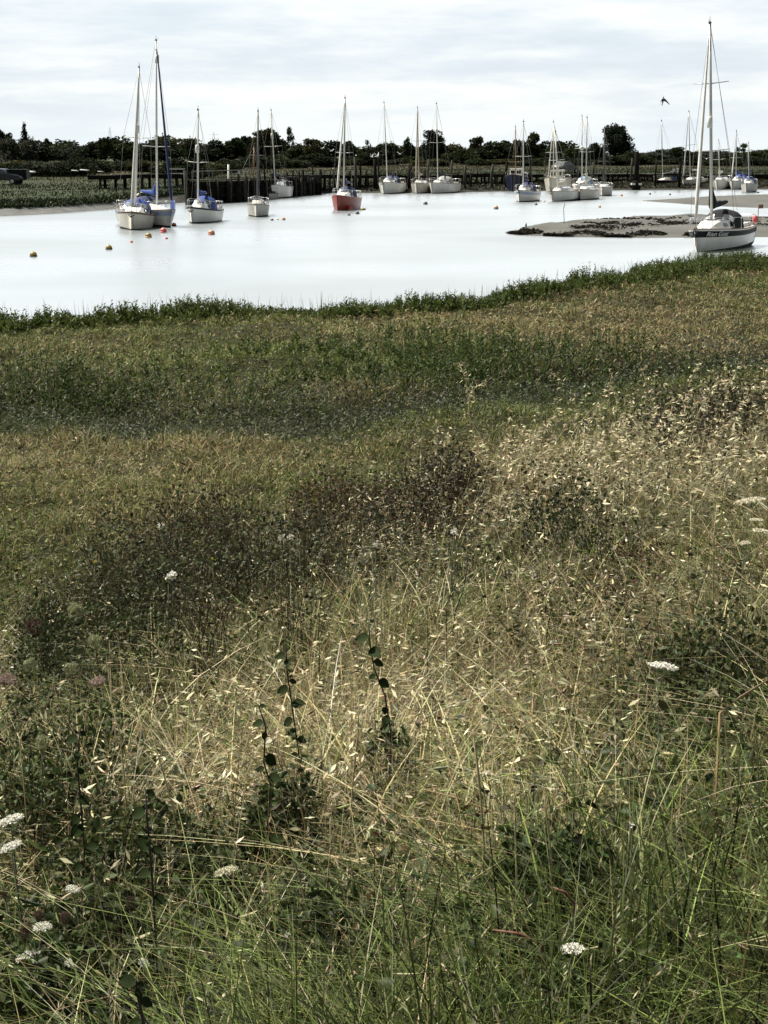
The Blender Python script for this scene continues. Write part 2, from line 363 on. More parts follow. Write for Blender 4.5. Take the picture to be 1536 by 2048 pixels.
# ------------------------------------------------------------------ the far land
_fp = [at(px, py, 0.0) for px, py in ((0, 433), (120, 427), (240, 417), (330, 408), (372, 405), (455, 403), (500, 399), (640, 387), (700, 386), (850, 386), (1000, 383), (1200, 381), (1300, 380), (1420, 379), (1536, 379))]
FX = np.array([-320, -120, -60] + [p.x for p in _fp] + [90, 200, 360]); FY = np.array([60, 88, 104] + [p.y for p in _fp] + [200, 215, 230])
def far_shore(x): return np.interp(x, FX, FY)
def left_side(x): return np.clip((-18.6 - np.asarray(x, float)) / 2.0, 0, 1)      # 1 on the open saltings left of the wharf
def far_z(x, e):
    """land height at distance e beyond the far water's edge"""
    x = np.asarray(x, float); e = np.asarray(e, float)
    a = np.interp(e, [-8, 0, 4, 7, 14, 40, 70, 120, 400, 900, 3000], [-0.9, 0, 0.35, 0.85, 1.1, 1.35, 2.2, 2.8, 3.0, 3, 3])
    b = np.interp(e, [-8, 0, 3, 8, 13, 50, 70, 120, 400, 900, 3000], [-0.9, 0, 0.5, 1.1, 1.75, 2.2, 2.5, 2.9, 3.0, 3, 3])
    k = left_side(x)
    z = a * k + b * (1 - k)
    z = z + np.clip(e / 10, 0, 1) * (0.10 * vnoise(x, e, 4, 7) + 0.12 * vnoise(x, e, 13, 8))
    return z + 7.5 * np.exp(-((x - 420) / 260.0) ** 2) * np.clip((e - 500) / 500, 0, 1)
def far_g(x, y): return float(far_z(x, y - float(far_shore(x))))
def far_material():
    m = bpy.data.materials.new('far_saltings'); m.use_nodes = True; t = m.node_tree; b = t.nodes['Principled BSDF']; L = t.links.new
    at_ = N(t, 'ShaderNodeAttribute', attribute_name='Col')
    tc = N(t, 'ShaderNodeTexCoord'); n1 = N(t, 'ShaderNodeTexNoise'); n1.inputs['Scale'].default_value = 0.9; n1.inputs['Detail'].default_value = 8; n1.inputs['Roughness'].default_value = 0.7
    L(tc.outputs['Object'], n1.inputs['Vector'])
    rr = N(t, 'ShaderNodeMapRange'); L(n1.outputs['Fac'], rr.inputs[0]); rr.inputs[1].default_value = 0.3; rr.inputs[2].default_value = 0.7; rr.inputs[3].default_value = 0.55; rr.inputs[4].default_value = 1.35
    vm = N(t, 'ShaderNodeVectorMath', operation='SCALE'); L(at_.outputs['Color'], vm.inputs[0]); L(rr.outputs[0], vm.inputs['Scale'])
    L(vm.outputs[0], b.inputs['Base Color']); b.inputs['Roughness'].default_value = 0.85; b.inputs['Specular IOR Level'].default_value = 0.15
    bp = N(t, 'ShaderNodeBump'); bp.inputs['Strength'].default_value = 0.5; L(n1.outputs['Fac'], bp.inputs['Height']); L(bp.outputs[0], b.inputs['Normal'])
    return m
def far_colour(x, e):
    x = np.asarray(x, float); e = np.asarray(e, float); k = left_side(x)
    e2 = e + 0.9 * vnoise(x, e, 2.2, 21) + 0.6 * vnoise(x, x * 0, 0.9, 22)
    green = np.array([0.026, 0.036, 0.012]); tan = np.array([0.070, 0.058, 0.030]); olive = np.array([0.034, 0.036, 0.016]); mud = np.array([0.125, 0.128, 0.125]); moss = np.array([0.022, 0.022, 0.014])
    n = vnoise(x, e, 9, 9) + 0.6 * vnoise(x, e, 3, 10)
    f = np.clip((e - 25 - 22 * k) / 35 + 0.45 * n, 0, 1)[..., None]
    land = green * (1 - f) + (tan * 0.55 + olive * 0.45) * f
    g = np.clip((e - 85) / 60, 0, 1)[..., None]; land = land * (1 - g) + olive * g
    lm = np.clip((5.2 - e2) / 1.0, 0, 1)[..., None]; rm = np.clip((10 - e2) / 4, 0, 1)[..., None]
    rmud = np.clip((2.0 - e2) / 1.5, 0, 1)[..., None]
    left = land * (1 - lm) + mud * lm
    right = land * (1 - rm) + (moss * (1 - rmud) + np.array([0.04, 0.037, 0.03]) * rmud) * rm
    return left * k[..., None] + right * (1 - k[..., None])
fx = np.concatenate([np.linspace(-320, -60, 40), np.linspace(-58, 78, 240), np.linspace(82, 360, 40)])
fe = np.concatenate([np.linspace(-8, 16, 40), np.linspace(17, 120, 70), np.linspace(130, 500, 24), np.linspace(560, 3600, 16)])
FXX, FEE = np.meshgrid(fx, fe)
FYY = far_shore(FXX) + FEE
spread = 1 + np.clip((FEE - 140) / 500, 0, 6)           # fans out to the horizon
me = grid_mesh('far_bank', FXX * spread, FYY, far_z(FXX, FEE), far_material())
C = far_colour(FXX, FEE).reshape(-1, 3)
me.color_attributes['Col'].data.foreach_set('color', np.concatenate([C, np.ones((len(C), 1))], 1).astype(np.float32).ravel())
tag(link('far_bank', me), kind='structure')

# mud banks left dry by the tide
MUD = mat('wet_mud', (0.105, 0.103, 0.092), 0.75, 0.18, 0.35, bump=0.8, spec=0.2)
def mudbank(name, front, back, top, seed):
    f = [at(*p) for p in front]; b = [at(*p) for p in back]
    u = np.linspace(0, 1, 120); v = np.linspace(0, 1, 24)
    fxs = np.interp(u, np.linspace(0, 1, len(f)), [p.x for p in f]); fys = np.interp(u, np.linspace(0, 1, len(f)), [p.y for p in f])
    bxs = np.interp(u, np.linspace(0, 1, len(b)), [p.x for p in b]); bys = np.interp(u, np.linspace(0, 1, len(b)), [p.y for p in b])
    fys = fys + 0.9 * vnoise(fxs, fxs * 0, 2.5, seed) * np.clip(u * 8, 0, 1); bys = bys + 1.2 * vnoise(bxs, bxs * 0, 5, seed + 1) * np.clip(u * 8, 0, 1)
    X = fxs[None] * (1 - v[:, None]) + bxs[None] * v[:, None]; Y = fys[None] * (1 - v[:, None]) + bys[None] * v[:, None]
    Z = (top * np.clip(u * 5, 0.05, 1)[None]) * np.clip(np.sin(np.pi * v) * 1.6, 0, 1)[:, None] * (1 + 0.5 * vnoise(X, Y, 3, seed + 2)) + 0.05 * vnoise(X, Y, 1, seed + 3) * np.sin(np.pi * v)[:, None] - 0.05 * (np.abs(v - .5) > .49)[:, None]
    o = link(name, grid_mesh(name, X, Y, Z, MUD)); tag(o, kind='structure')
    return lambda uu, vv: (np.interp(uu, u, fxs) * (1 - vv) + np.interp(uu, u, bxs) * vv, np.interp(uu, u, fys) * (1 - vv) + np.interp(uu, u, bys) * vv)
mb1 = mudbank('mudbank', [(1010, 467), (1045, 471), (1150, 475), (1300, 476), (1400, 475), (1540, 477), (1900, 480)], [(1012, 464), (1090, 459), (1200, 446), (1270, 435), (1380, 431), (1540, 436), (1900, 442)], 0.34, 31)
mb2 = mudbank('mudbank', [(1285, 402), (1340, 406), (1400, 411), (1470, 415), (1540, 418), (1700, 424), (1900, 430)], [(1286, 401), (1340, 398), (1400, 394), (1470, 390), (1540, 388), (1700, 388), (1900, 389)], 0.16, 41)

# dark bladder weed lying along the edge of the nearer mud bank
wd = Pile()
for ulo, uhi, v0, n in ((0.0, 0.30, 0.03, 1800), (0.08, 0.5, 0.05, 2600), (0.25, 0.62, 0.34, 1500), (0.3, 0.55, 0.5, 500), (0.42, 0.8, 0.04, 3000), (0.36, 0.5, 0.7, 240), (.1, .4, .2, 700), (.05, .9, .25, 500), (.1, .9, .6, 250), (.1, .9, .45, 250)):
    uu = R.uniform(ulo, uhi, n); uu = uu + 0.01 * R.normal(size=n); vv = np.clip(v0 + 0.02 * R.normal(size=n) + 0.05 * np.sin(uu * 40), 0.02, 0.95)
    x, y = mb1(np.clip(uu, 0, 1), vv)
    keep = vnoise(x, y, 1.6, 77) > -0.1; x, y = x[keep], y[keep]; n = len(x)
    z = 0.34 * np.clip(np.clip(uu[keep], 0, 1) * 5, 0.05, 1) * np.clip(np.sin(np.pi * vv[keep]) * 1.6, 0, 1)
    D = R.normal(size=(n, 3)) * np.array([1.6, 1, 0.12])
    wd.add(*leaves(np.stack([x, y, z + R.uniform(0.0, 0.09, n)], -1), D, R.uniform(.12, .30, n), R.uniform(.06, .13, n), shade((0.022, 0.020, 0.014), n, .3)))
tag(wd.build('seaweed', M_PLANT), 'dark seaweed lying in strips along the edge of the mud bank', 'seaweed', kind='stuff')

# ------------------------------------------------------------------ yachts on their moorings
def yacht(cx, wl, L, B, fb, a, top, mbx, label, name='yacht', hull=WHITE, band=None, deck=WHITE, rail=None, boot=BLACKA, under=ANTIF,
          mastm=ALU, cover=None, hood=None, genoa=None, refl=None, spr=(0.5,), cabin=(0.33, 0.80, 0.42), wheelhouse=None, outboard=False,
          mr=0.062, anchor=False, raise_=0.0, boomlen=0.36, windows=2, text=None, ball=None, dodger=None, legs=False, group='yachts moored in the creek', coverup=0.55):
    a = math.radians(a) + math.atan((cx - 768) / F); dx, dy = -math.sin(a), -math.cos(a)      # a is measured from the line of sight
    p = at(cx, wl); p = at_y(cx, wl, p.y + .40 * L * abs(dy)); p.z = 0; k = ppm(p)
    mx = 0.10 * L
    rx = dx * math.cos(math.atan((cx - 768) / F)) - dy * math.sin(math.atan((cx - 768) / F))       # sideways share of the heading in the view
    if abs(rx) > 0.10: mx = max(0.0, min(0.2 * L, (mbx - cx) / k / rx))
    base = Vector((p.x + dx * mx, p.y + dy * mx, 0)); tp = at_y(top[0], top[1], base.y)
    lean = max(-0.065, min(0.065, math.atan2(tp.x - base.x, tp.z)))
    mh = tp.z - raise_
    root = empty(name, (p.x, p.y, raise_), label, 'boat' if name != 'yacht' else 'yacht', group)
    root.rotation_euler = (Matrix.Rotation(lean, 4, 'Y') @ Matrix.Rotation(math.atan2(dy, dx), 4, 'Z')).to_euler()
    # lines of the hull
    def hb(s):
        return max(0.025, B / 2 * ((0.74 + 0.26 * math.sin(math.pi / 2 * s / 0.45)) if s < 0.45 else max(0, math.cos(math.pi / 2 * (s - 0.45) / 0.55)) ** 0.72))
    def zs(s): return fb * (0.96 + 0.34 * max(0, (s - 0.25) / 0.75) ** 1.7)
    def hw(s): return max(0.02, hb(s) * (0.86 if s < 0.5 else 0.86 - 0.42 * ((s - 0.5) / 0.5) ** 1.5))
    def X(s, f): return -L * (0.47 + 0.03 * f) + s * L * (0.92 + 0.08 * f)
    def half(s, z):
        f = max(0.0, min(1.0, z / zs(s))); return hw(s) + (hb(s) - hw(s)) * f ** 0.7
    NS = 18
    blo = 0.66
    rows = [(-0.38, 0.35), (-0.12, 0.88), (0.02, None), (0.09, None), (0.40, None), (blo, None), (0.93, None), (1.0, None)]
    mb = MB(); rings = []
    for i in range(NS + 1):
        s = i / NS; sec = []
        for zf, w in rows:
            z = zf if zf < 0.1 else zf * zs(s)
            y = hw(s) * w if w else half(s, max(z, 0)); f = max(0, z) / zs(s)
            sec.append((X(s, f), y, z))
        rings.append([(x, y, z) for x, y, z in sec] + [(x, -y, z) for x, y, z in sec[::-1]])
    n = len(rows); b0 = 0
    mb.v = [Vector(q) for r in rings for q in r]; w2 = 2 * n
    rm = [0, 0, 1, 2, 2, 3, 4]
    for i in range(NS):
        for j in range(w2 - 1):
            if j == n - 1: continue
            r = j if j < n else w2 - 2 - j
            mb.face((i*w2 + j, i*w2 + j + 1, (i+1)*w2 + j + 1, (i+1)*w2 + j), rm[r], True)
    for j in range(n - 1):
        mb.face((j, j + 1, w2 - 2 - j, w2 - 1 - j), rm[j]); q = NS * w2
        mb.face((q + j, q + w2 - 1 - j, q + w2 - 2 - j, q + j + 1), rm[j])
    mb.build('hull', [under, boot, hull, band or hull, rail or hull], root)
    # deck
    dk = MB(); rg = []
    for i in range(NS + 1):
        s = i / NS; h = hb(s) * 0.985; z = zs(s) - 0.012
        rg.append([(X(s, 1), h, z), (X(s, 1), h * .5, z + 0.05 * h), (X(s, 1), 0, z + 0.07 * h), (X(s, 1), -h * .5, z + 0.05 * h), (X(s, 1), -h, z)])
    dk.rings(rg, 0, False, False); dk.build('deck', deck, root)
    # toe rail
    tr = MB()
    for sg in (1, -1): tr.tube([(X(i/NS, 1), sg * hb(i/NS) * .985, zs(i/NS) + 0.02) for i in range(NS + 1)], 0.025, seg=5)
    tr.build('toe_rail', rail or TEAK, root)
    # cabin
    c0, c1, ch = cabin; cb = MB(); rg = []; M_ = 9
    def cprof(u): return ch * (1 - 0.10 * u) * (1 - max(0, (u - 0.62) / 0.38) ** 1.6 * 0.85)
    def cw(s): return 0.64 * hb(s)
    for i in range(M_ + 1):
        u = i / M_; s = c0 + (c1 - c0) * u; z0 = zs(s) - 0.02; hh = cprof(u); w = cw(s); wt = w * (0.80 - 0.12 * u)
        rg.append([(X(s, 1), w, z0), (X(s, 1), wt, z0 + hh), (X(s, 1), wt * .5, z0 + hh * 1.06 + .03), (X(s, 1), -wt * .5, z0 + hh * 1.06 + .03), (X(s, 1), -wt, z0 + hh), (X(s, 1), -w, z0)])
    cb.rings(rg, 0, True, True, False); cab = cb.build('cabin', deck, root)
    def side(u, f, sg, off=0.012):
        s = c0 + (c1 - c0) * u; z0 = zs(s) - 0.02; hh = cprof(u); w = cw(s); wt = w * (0.80 - 0.12 * u)
        return Vector((X(s, 1), sg * (w + (wt - w) * f + off), z0 + hh * f))
    for sg in (1, -1):
        for i in range(windows):
            u0 = 0.08 + 0.62 * i / max(1, windows); u1 = u0 + 0.62 / max(1, windows) * 0.72
            wm = MB(); wm.v = [side(u0, .38, sg), side(u1, .38, sg), side(u1 - .02, .76, sg), side(u0 + .02, .76, sg)]
            wm.v += [q - Vector((0, sg * 0.03, 0)) for q in wm.v]
            wm.face((0, 1, 2, 3)); wm.face((0, 4, 5, 1)); wm.face((1, 5, 6, 2)); wm.face((2, 6, 7, 3)); wm.face((3, 7, 4, 0)); wm.build('window', GLASS, cab)
    hm = MB(); s = c0 + (c1 - c0) * .62; hm.box((X(s, 1), 0, zs(s) + cprof(.62) * 1.06 + .05), (.48, .46, .06)); hm.build('hatch', CLEAR, cab)
    # cockpit coaming
    cm = MB(); z0 = zs(.2) + .08
    for sg in (1, -1): cm.box((X(.19, 1), sg * .60 * hb(.2), z0), (L * .27, .12, .24))
    cm.box((X(.05, 1), 0, z0), (.12, 1.2 * hb(.2), .22)); cm.build('cockpit_coaming', deck, root)
    # mast, spreaders, masthead
    zd = zs(.6); mz0 = zd + (cprof(((mx / L + .5) - c0) / (c1 - c0)) if c0 < mx / L + .5 < c1 else 0)
    mm = MB().tube([(mx, 0, mz0 - .05), (mx, 0, mz0 + (mh - mz0) * .6), (mx, 0, mh)], [mr, mr, mr * .72], seg=8); mast = mm.build('mast', mastm, root)
    for zf in spr:
        z = mz0 + (mh - mz0) * zf if zf < 1 else zf
        for sg in (1, -1): MB().tube([(mx, 0, z), (mx - .06, sg * B * .36, z + .05)], [.028, .018], seg=5).build('spreader', mastm, mast)
    hd = MB(); hd.tube([(mx, 0, mh), (mx - .02, 0, mh + .30)], .012, seg=4); hd.tube([(mx, 0, mh + .03), (mx + .32, .05, mh + .12)], .012, seg=4); hd.box((mx, 0, mh + .02), (.16, .10, .08)); hd.build('masthead_fitting', DALU, mast)
    if refl:
        z = at_y(cx, refl, base.y).z - raise_; MB().lathe([(.09, 0), (.13, .03), (.13, .48), (.09, .51)], (mx + .16, 0, z - .25), seg=10).build('radar_reflector', PAINTW, mast)
    if ball:
        z = at_y(cx, ball, base.y).z - raise_; MB().ball((mx + .2, 0, z), .25).build('radar_dome', PAINTW, mast)
    # standing rigging
    bx, bz = X(1, 1) - .05, zs(1) + .03
    fz = mh - (0.12 if mh > 8 else .05)
    MB().tube([(bx, 0, bz), (mx + .05, 0, fz)], .009, seg=4).build('forestay', WIRE, root)
    MB().tube([(X(0, 1) + .05, 0, zs(0)), (mx - .05, 0, mh)], .009, seg=4).build('backstay', WIRE, root)
    for sg in (1, -1):
        zsp = mz0 + (mh - mz0) * (spr[0] if spr and spr[0] < 1 else .5); ysp = sg * B * .36 if spr else sg * B * .22
        MB().tube([(mx - .1, sg * hb(.58) * .95, zd), (mx - .06, ysp, zsp + .05), (mx, 0, mh - .1)], .009, seg=4).build('shroud', WIRE, root)
    if genoa:
        q0 = Vector((bx, 0, bz)); q1 = Vector((mx + .05, 0, fz)); pts = [q0.lerp(q1, t) for t in (.05, .08, .25, .5, .75, .93, .96)]
        MB().tube(pts, [.03, .085, .085, .07, .052, .035, .015], seg=7).build('furled_genoa', genoa, root)
    # boom and its cover
    if boomlen:
        bzz = mz0 + .62; bl = boomlen * L
        bm = MB().tube([(mx - .08, 0, bzz), (mx - bl, 0, bzz + .10)], .045, seg=6).build('boom', mastm, root)
        if cover:
            rg = []
            for i in range(9):
                t = i / 8; x = mx - .0 - bl * .98 * t; r = .19 * (1 - .62 * t) * (1 + .10 * math.sin(i * 2.1)); zc = bzz + .10 * t + r * .55; up = r * 1.15 + (coverup * max(0, 1 - t * 4.2) ** 1.3)
                rg.append([(x, r * .75 * math.cos(q), zc + (up if math.sin(q) > 0 else r) * math.sin(q)) for q in [2 * math.pi * j / 10 for j in range(10)]])
            MB().rings(rg, 0).build('sail_cover', cover, root)
    # sprayhood over the companionway
    if hood:
        sh = MB(); rg = []; s0 = c0 + .10
        for xo, hh, ws in ((.62, cprof(.2) * .95, .72), (.30, cprof(.1) + .34, .74), (-.15, cprof(0) + .50, .76), (-.55, cprof(0) + .44, .78)):
            w = hb(s0) * ws; z0 = zs(s0)
            rg.append([(X(s0, 1) + xo, w * math.cos(q), z0 - .02 + (hh + .02) * (math.sin(q) ** .55 if math.sin(q) > 0 else 0)) for q in [math.pi * j / 12 for j in range(13)]])
        sh.rings(rg, 0, False, False); so = sh.build('sprayhood', hood, root)
        for j0, j1 in ((2, 5), (7, 10)):
            vm = MB(); r0, r1 = [Vector(q) for q in rg[0]], [Vector(q) for q in rg[1]]; off = Vector((.02, 0, .02))
            for f in (.18, .86): vm.v += [r0[j].lerp(r1[j], f) + off for j in range(j0, j1 + 1)]
            m_ = j1 - j0 + 1
            for j in range(m_ - 1): vm.face((j, j + 1, m_ + j + 1, m_ + j))
            vm.build('window', CLEAR, so)
    # rails
    pu = MB(); zr = .55
    pts = [(X(.86, 1), hb(.86) * .9, zs(.86) + zr), (X(.95, 1), hb(.95) * .95, zs(.95) + zr), (X(1, 1) + .05, 0, zs(1) + zr), (X(.95, 1), -hb(.95) * .95, zs(.95) + zr), (X(.86, 1), -hb(.86) * .9, zs(.86) + zr)]
    pu.tube(pts, .014, seg=5)
    for q, s in ((pts[0], .86), (pts[1], .95), (pts[3], .95), (pts[4], .86)): pu.tube([q, (q[0], q[1], zs(s))], .012, seg=4)
    pu.build('pulpit', STEEL, root)
    ps = MB(); pts = [(X(.13, 1), hb(.13) * .92, zs(.1) + zr), (X(.01, 1), hb(0) * .9, zs(0) + zr), (X(.01, 1), -hb(0) * .9, zs(0) + zr), (X(.13, 1), -hb(.13) * .92, zs(.1) + zr)]
    ps.tube(pts, .014, seg=5)
    for q in pts: ps.tube([q, (q[0], q[1], zs(0))], .012, seg=4)
    ps.build('pushpit', STEEL, root)
    for sg in (1, -1):
        g = MB(); ss = [.13, .3, .48, .67, .86]
        g.tube([(X(s, 1), sg * hb(s) * .92, zs(s) + zr) for s in ss], .008, seg=4)
        for s in ss[1:-1]: g.tube([(X(s, 1), sg * hb(s) * .92, zs(s)), (X(s, 1), sg * hb(s) * .92, zs(s) + zr)], .012, seg=4)
        g.build('guard_rail', STEEL, root)
    rd = MB(); rd.box((X(0, .3) - .12, 0, fb * .2), (.26, .05, fb * 1.0)); rd.build('rudder', TEAK if not outboard else under, root)
    if outboard:
        ob = MB(); ob.box((X(0, 1) - .22, .35, zs(0) + .02), (.28, .24, .36)); ob.tube([(X(0, 1) - .22, .35, zs(0) - .1), (X(0, 1) - .25, .35, -.25)], .06, seg=6); ob.build('outboard_motor', RUBBER, root)
    if anchor:
        an = MB(); x = X(1, 1); z = zs(1)
        an.tube([(x - .4, 0, z + .05), (x + .12, 0, z + .02), (x + .2, 0, z - .28)], .03, seg=5); an.tube([(x + .10, .17, z - .16), (x + .22, 0, z - .30), (x + .10, -.17, z - .16)], .035, seg=5)
        an.build('anchor', RUBBER, root)
        MB().tube([(x + .05, .03, z), (x + .25, .12, z * .4), (x + .5, .35, -.03)], .016, seg=5).build('mooring_rope', DALU, root)
    if wheelhouse:
        wm_, wh = wheelhouse; s = .46; w = .60 * hb(s); z0 = zs(s); m2 = MB(); m2.rings([[(X(s, 1) - .9, w, z0), (X(s, 1) + .7, w, z0), (X(s, 1) + .7, -w, z0), (X(s, 1) - .9, -w, z0)], [(X(s, 1) - .85, w * .9, z0 + wh), (X(s, 1) + .35, w * .88, z0 + wh), (X(s, 1) + .35, -w * .88, z0 + wh), (X(s, 1) - .85, -w * .9, z0 + wh)]], 0, True, True, False)
        m2.box((X(s, 1) - .25, 0, z0 + wh + .03), (1.5, w * 1.95, .06)); wo = m2.build('wheelhouse', wm_, root)
        for yy in (-.45, .45):
            q = MB(); q.box((X(s, 1) + .50, yy * w, z0 + wh * .66), (.05, w * .62, wh * .36), 0, Matrix.Rotation(math.radians(-25), 3, 'Y')); q.build('window', GLASS, wo)
        for sg in (1, -1): q = MB(); q.box((X(s, 1) - .25, sg * w * .955, z0 + wh * .64), (.7, .04, wh * .34)); q.build('window', GLASS, wo)
    if dodger:
        dm, wr = dodger; d = MB(); s0, s1 = .58, .92; sg = wr
        q = [Vector((X(s0, 1), sg * hb(s0) * .97, zs(s0) + .03)), Vector((X(s1, 1), sg * hb(s1) * .97, zs(s1) + .03))]
        d.v = q + [q[1] + Vector((0, 0, .62)), q[0] + Vector((0, 0, .62))]; d.v += [x - Vector((0, sg * .02, 0)) for x in d.v]
        d.face((0, 1, 2, 3)); d.face((7, 6, 5, 4)); d.face((0, 4, 5, 1)); d.face((1, 5, 6, 2)); d.face((2, 6, 7, 3)); d.face((3, 7, 4, 0)); d.build('weather_cloth', dm, root)
    if legs:
        for sg in (1, -1): MB().tube([(mx + .9 * sg, sg * B * .33, zd), (mx, 0, mh - .25)], .06, seg=6).build('sheer_leg', mastm, root)
    if text:
        word, s0, wd, ht = text
        cu = bpy.data.curves.new('name', 'FONT'); cu.body = word; cu.shear = .35; cu.size = 1; to = bpy.data.objects.new('name', cu); COL.objects.link(to)
        dg = bpy.context.evaluated_depsgraph_get(); tm = bpy.data.meshes.new_from_object(to.evaluated_get(dg)); bpy.data.objects.remove(to)
        xs = [v.co.x for v in tm.vertices]; ys = [v.co.y for v in tm.vertices]; x0, x1, y1 = min(xs), max(xs), max(ys)
        for v in tm.vertices:
            x = X(s0, .8) - (v.co.x - x0) / (x1 - x0) * wd; s = (x + L * .5) / L
            z = zs(s) * (blo + .05) + v.co.y / y1 * ht
            v.co = (x, half(s, z) + .016, z)
        tm.materials.clear(); tm.materials.append(LETTER); tm.update(); link('name_lettering', tm, root)
    return root, dict(X=X, zs=zs, hb=hb, mx=mx)

y1, g1 = yacht(1436, 503, 7.1, 2.4, .88, 17, (1420, 44), 1424, 'white yacht with black band and cursive name, aground before the mud bank',
      band=BLACKH, mastm=ALU, cover=BLACKC, hood=BLACKC, genoa=SAIL, refl=243, spr=(.36, .70), text=('Rien Goat', .93, 1.55, .20), anchor=True, windows=3, mr=.075, under=ANTIF, cabin=(.32, .82, .46), coverup=.9)
s = g1
fd = MB(); fd.ball((s['X'](.03, 1), s['hb'](.05) * .9, s['zs'](0) + .30), (.12, .16, .20)); fd.build('horseshoe_lifebuoy', PINK, y1)
fd = MB(); fd.tube([(s['X'](.01, 1), s['hb'](.05), s['zs'](0)), (s['X'](.01, 1) - .1, s['hb'](.05), s['zs'](0) + 1.0)], .02, seg=5); fd.box((s['X'](.01, 1) - .1, s['hb'](.05) + .12, s['zs'](0) + .9), (.02, .25, .2)); fd.build('ensign_staff', TEAK, y1)
yacht(271, 460, 6.4, 2.25, .84, 5, (288, 134), 280, 'cream white yacht seen bow-on with dark anchor rope over its bow', hull=CREAM, mastm=WALU, genoa=SAIL, refl=258, spr=(.5,), anchor=True, hood=BLUE, rail=TEAK, boomlen=.34, mr=.07)
yacht(300, 455, 8.0, 2.5, .82, -20, (312, 80), 314, 'white yacht with bright blue sail cover behind the bow-on cream yacht', mastm=WALU, cover=BLUE, hood=DBLUE, genoa=DBLUE, spr=(.36,), boot=ANTIF, under=ANTIF, raise_=.08, band=mat('pale_blue_band', (.35, .42, .55), .4), dodger=(BLUE, 1), refl=118, mr=.07, coverup=.7)
yacht(405, 447, 5.5, 1.95, .80, 16, (396, 220), 395, 'small white yacht with thin blue hull stripe and blue cockpit tent', band=WHITE, rail=NAVY, mastm=WALU, cover=BLUE, hood=BLUE, refl=298, spr=(.45,), anchor=True, outboard=True, windows=2, coverup=.2)
yacht(516, 434, 5.2, 1.62, .72, 3, (516, 222), 517, 'small grey-white yacht seen bow-on with dark mast', hull=GREYW, deck=GREYW, mastm=DALU, cover=DBLUE, spr=(.5,), boomlen=.3, windows=1)
yacht(506, 399, 5.6, 1.8, .62, 48, (508, 292), 509, 'old open boat with brown wooden masts beside the pile wharf', name='fishing_boat', hull=GREYW, deck=PALET, mastm=SPRUCE, spr=(), cabin=(.45, .72, .3), windows=1, boomlen=.3, rail=TEAK)
yacht(557, 397, 7.0, 2.6, 1.05, 11, (542, 220), 542, 'white motor sailer with dark blue canopy moored off the wharf end', mastm=WALU, hood=BLACKC, refl=272, spr=(.5,), cabin=(.30, .84, .55), boomlen=.3, cover=DBLUE, windows=2)
yacht(690, 421, 7.0, 2.05, .92, 11, (690, 196), 687, 'red-hulled yacht with dark blue sail cover in midstream', hull=RED, band=RED, rail=RED, mastm=ALU, cover=DBLUE, hood=DBLUE, genoa=SAIL, spr=(.42,), windows=2, under=RED, boot=RED, mr=.07)
yacht(782, 388, 7.5, 2.5, 1.05, 14, (768, 205), 769, 'tall white yacht left of the pair moored below the timber piles', mastm=WALU, hood=DBLUE, spr=(.5,), cover=BLACKC, windows=1, anchor=True, outboard=True)
yacht(842, 387, 7.0, 2.2, .95, 9, (835, 215), 836, 'off-white yacht with beige masts, its stern hidden by the next yacht', hull=GREYW, mastm=mat('beige_mast', (.42, .36, .26), .5), genoa=mat('beige_sailcloth', (.45, .39, .30), .8), spr=(.55,), cover=GREYC, windows=2)
yacht(885, 387, 7.6, 2.5, .98, 20, (873, 207), 875, 'white yacht with pale grey sprayhood, right one of the close pair', mastm=WALU, hood=GREYC, spr=(.5,), cover=BLACKC, refl=262, windows=1)
yacht(1032, 383, 9.0, 2.7, 1.55, 6, (1031, 253), 1031, 'dark navy workboat with white wheelhouse under the far bank', name='workboat', hull=NAVY, band=NAVY, deck=GREYW, mastm=SPRUCE, spr=(.3,), cabin=(.6, .85, .2), windows=1, wheelhouse=(WHITE, 1.0), boomlen=0)
yacht(1052, 404, 6.2, 2.1, .85, 13, (1047, 243), 1045, 'small white yacht under dark blue covers left of the white pair', mastm=WALU, cover=DBLUE, hood=DBLUE, spr=(.48,), outboard=True, band=mat('pale_blue_band', (.35, .42, .55), .4), anchor=True, coverup=.8)
yacht(1113, 385, 8.0, 2.7, 1.35, 12, (1107, 243), 1107, 'cream wheelhouse boat with three-legged mast behind the white yacht', name='fishing_boat', hull=CREAM, deck=CREAM, mastm=WALU, spr=(.45,), wheelhouse=(CREAM, 1.1), cabin=(.62, .85, .25), windows=1, boomlen=0, legs=True)
yacht(1125, 403, 7.0, 2.2, .82, 17, (1111, 262), 1115, 'low white yacht moored left bow against a cream hull', mastm=WALU, spr=(.5,), cover=WHITE, windows=2, anchor=True)
yacht(1173, 400, 6.2, 2.0, .82, 12, (1174, 235), 1172, 'cream hulled yacht close right of the low white yacht', hull=CREAM, mastm=ALU, spr=(.5,), cover=SAIL, windows=1)
yacht(1167, 386, 7.5, 2.4, .90, 14, (1164, 232), 1164, 'white yacht with pale blue canopy and white ball on its mast', mastm=WALU, spr=(.5,), hood=mat('pale_blue_canvas', (.20, .32, .45), .8), windows=2, ball=296)
yacht(1208, 392, 6.0, 1.75, .75, 4, (1209, 255), 1207, 'small white bow-on yacht with blue cover round dark mast foot', hull=GREYW, mastm=DALU, spr=(.40,), cover=DBLUE, windows=1, boomlen=.3, coverup=1.0)
yacht(1336, 378, 7.6, 2.4, .95, 26, (1323, 240), 1326, 'black-hulled yacht with white deck near the far bank', hull=BLACKH, band=BLACKH, mastm=ALU, spr=(.5,), hood=BLUE, windows=1)
yacht(1390, 378, 7.6, 2.5, 1.0, 22, (1372, 222), 1370, 'tall-masted white yacht just right of the black-hulled yacht', hull=GREYW, mastm=ALU, spr=(.5,), cover=BLACKC, genoa=ALU, windows=2)
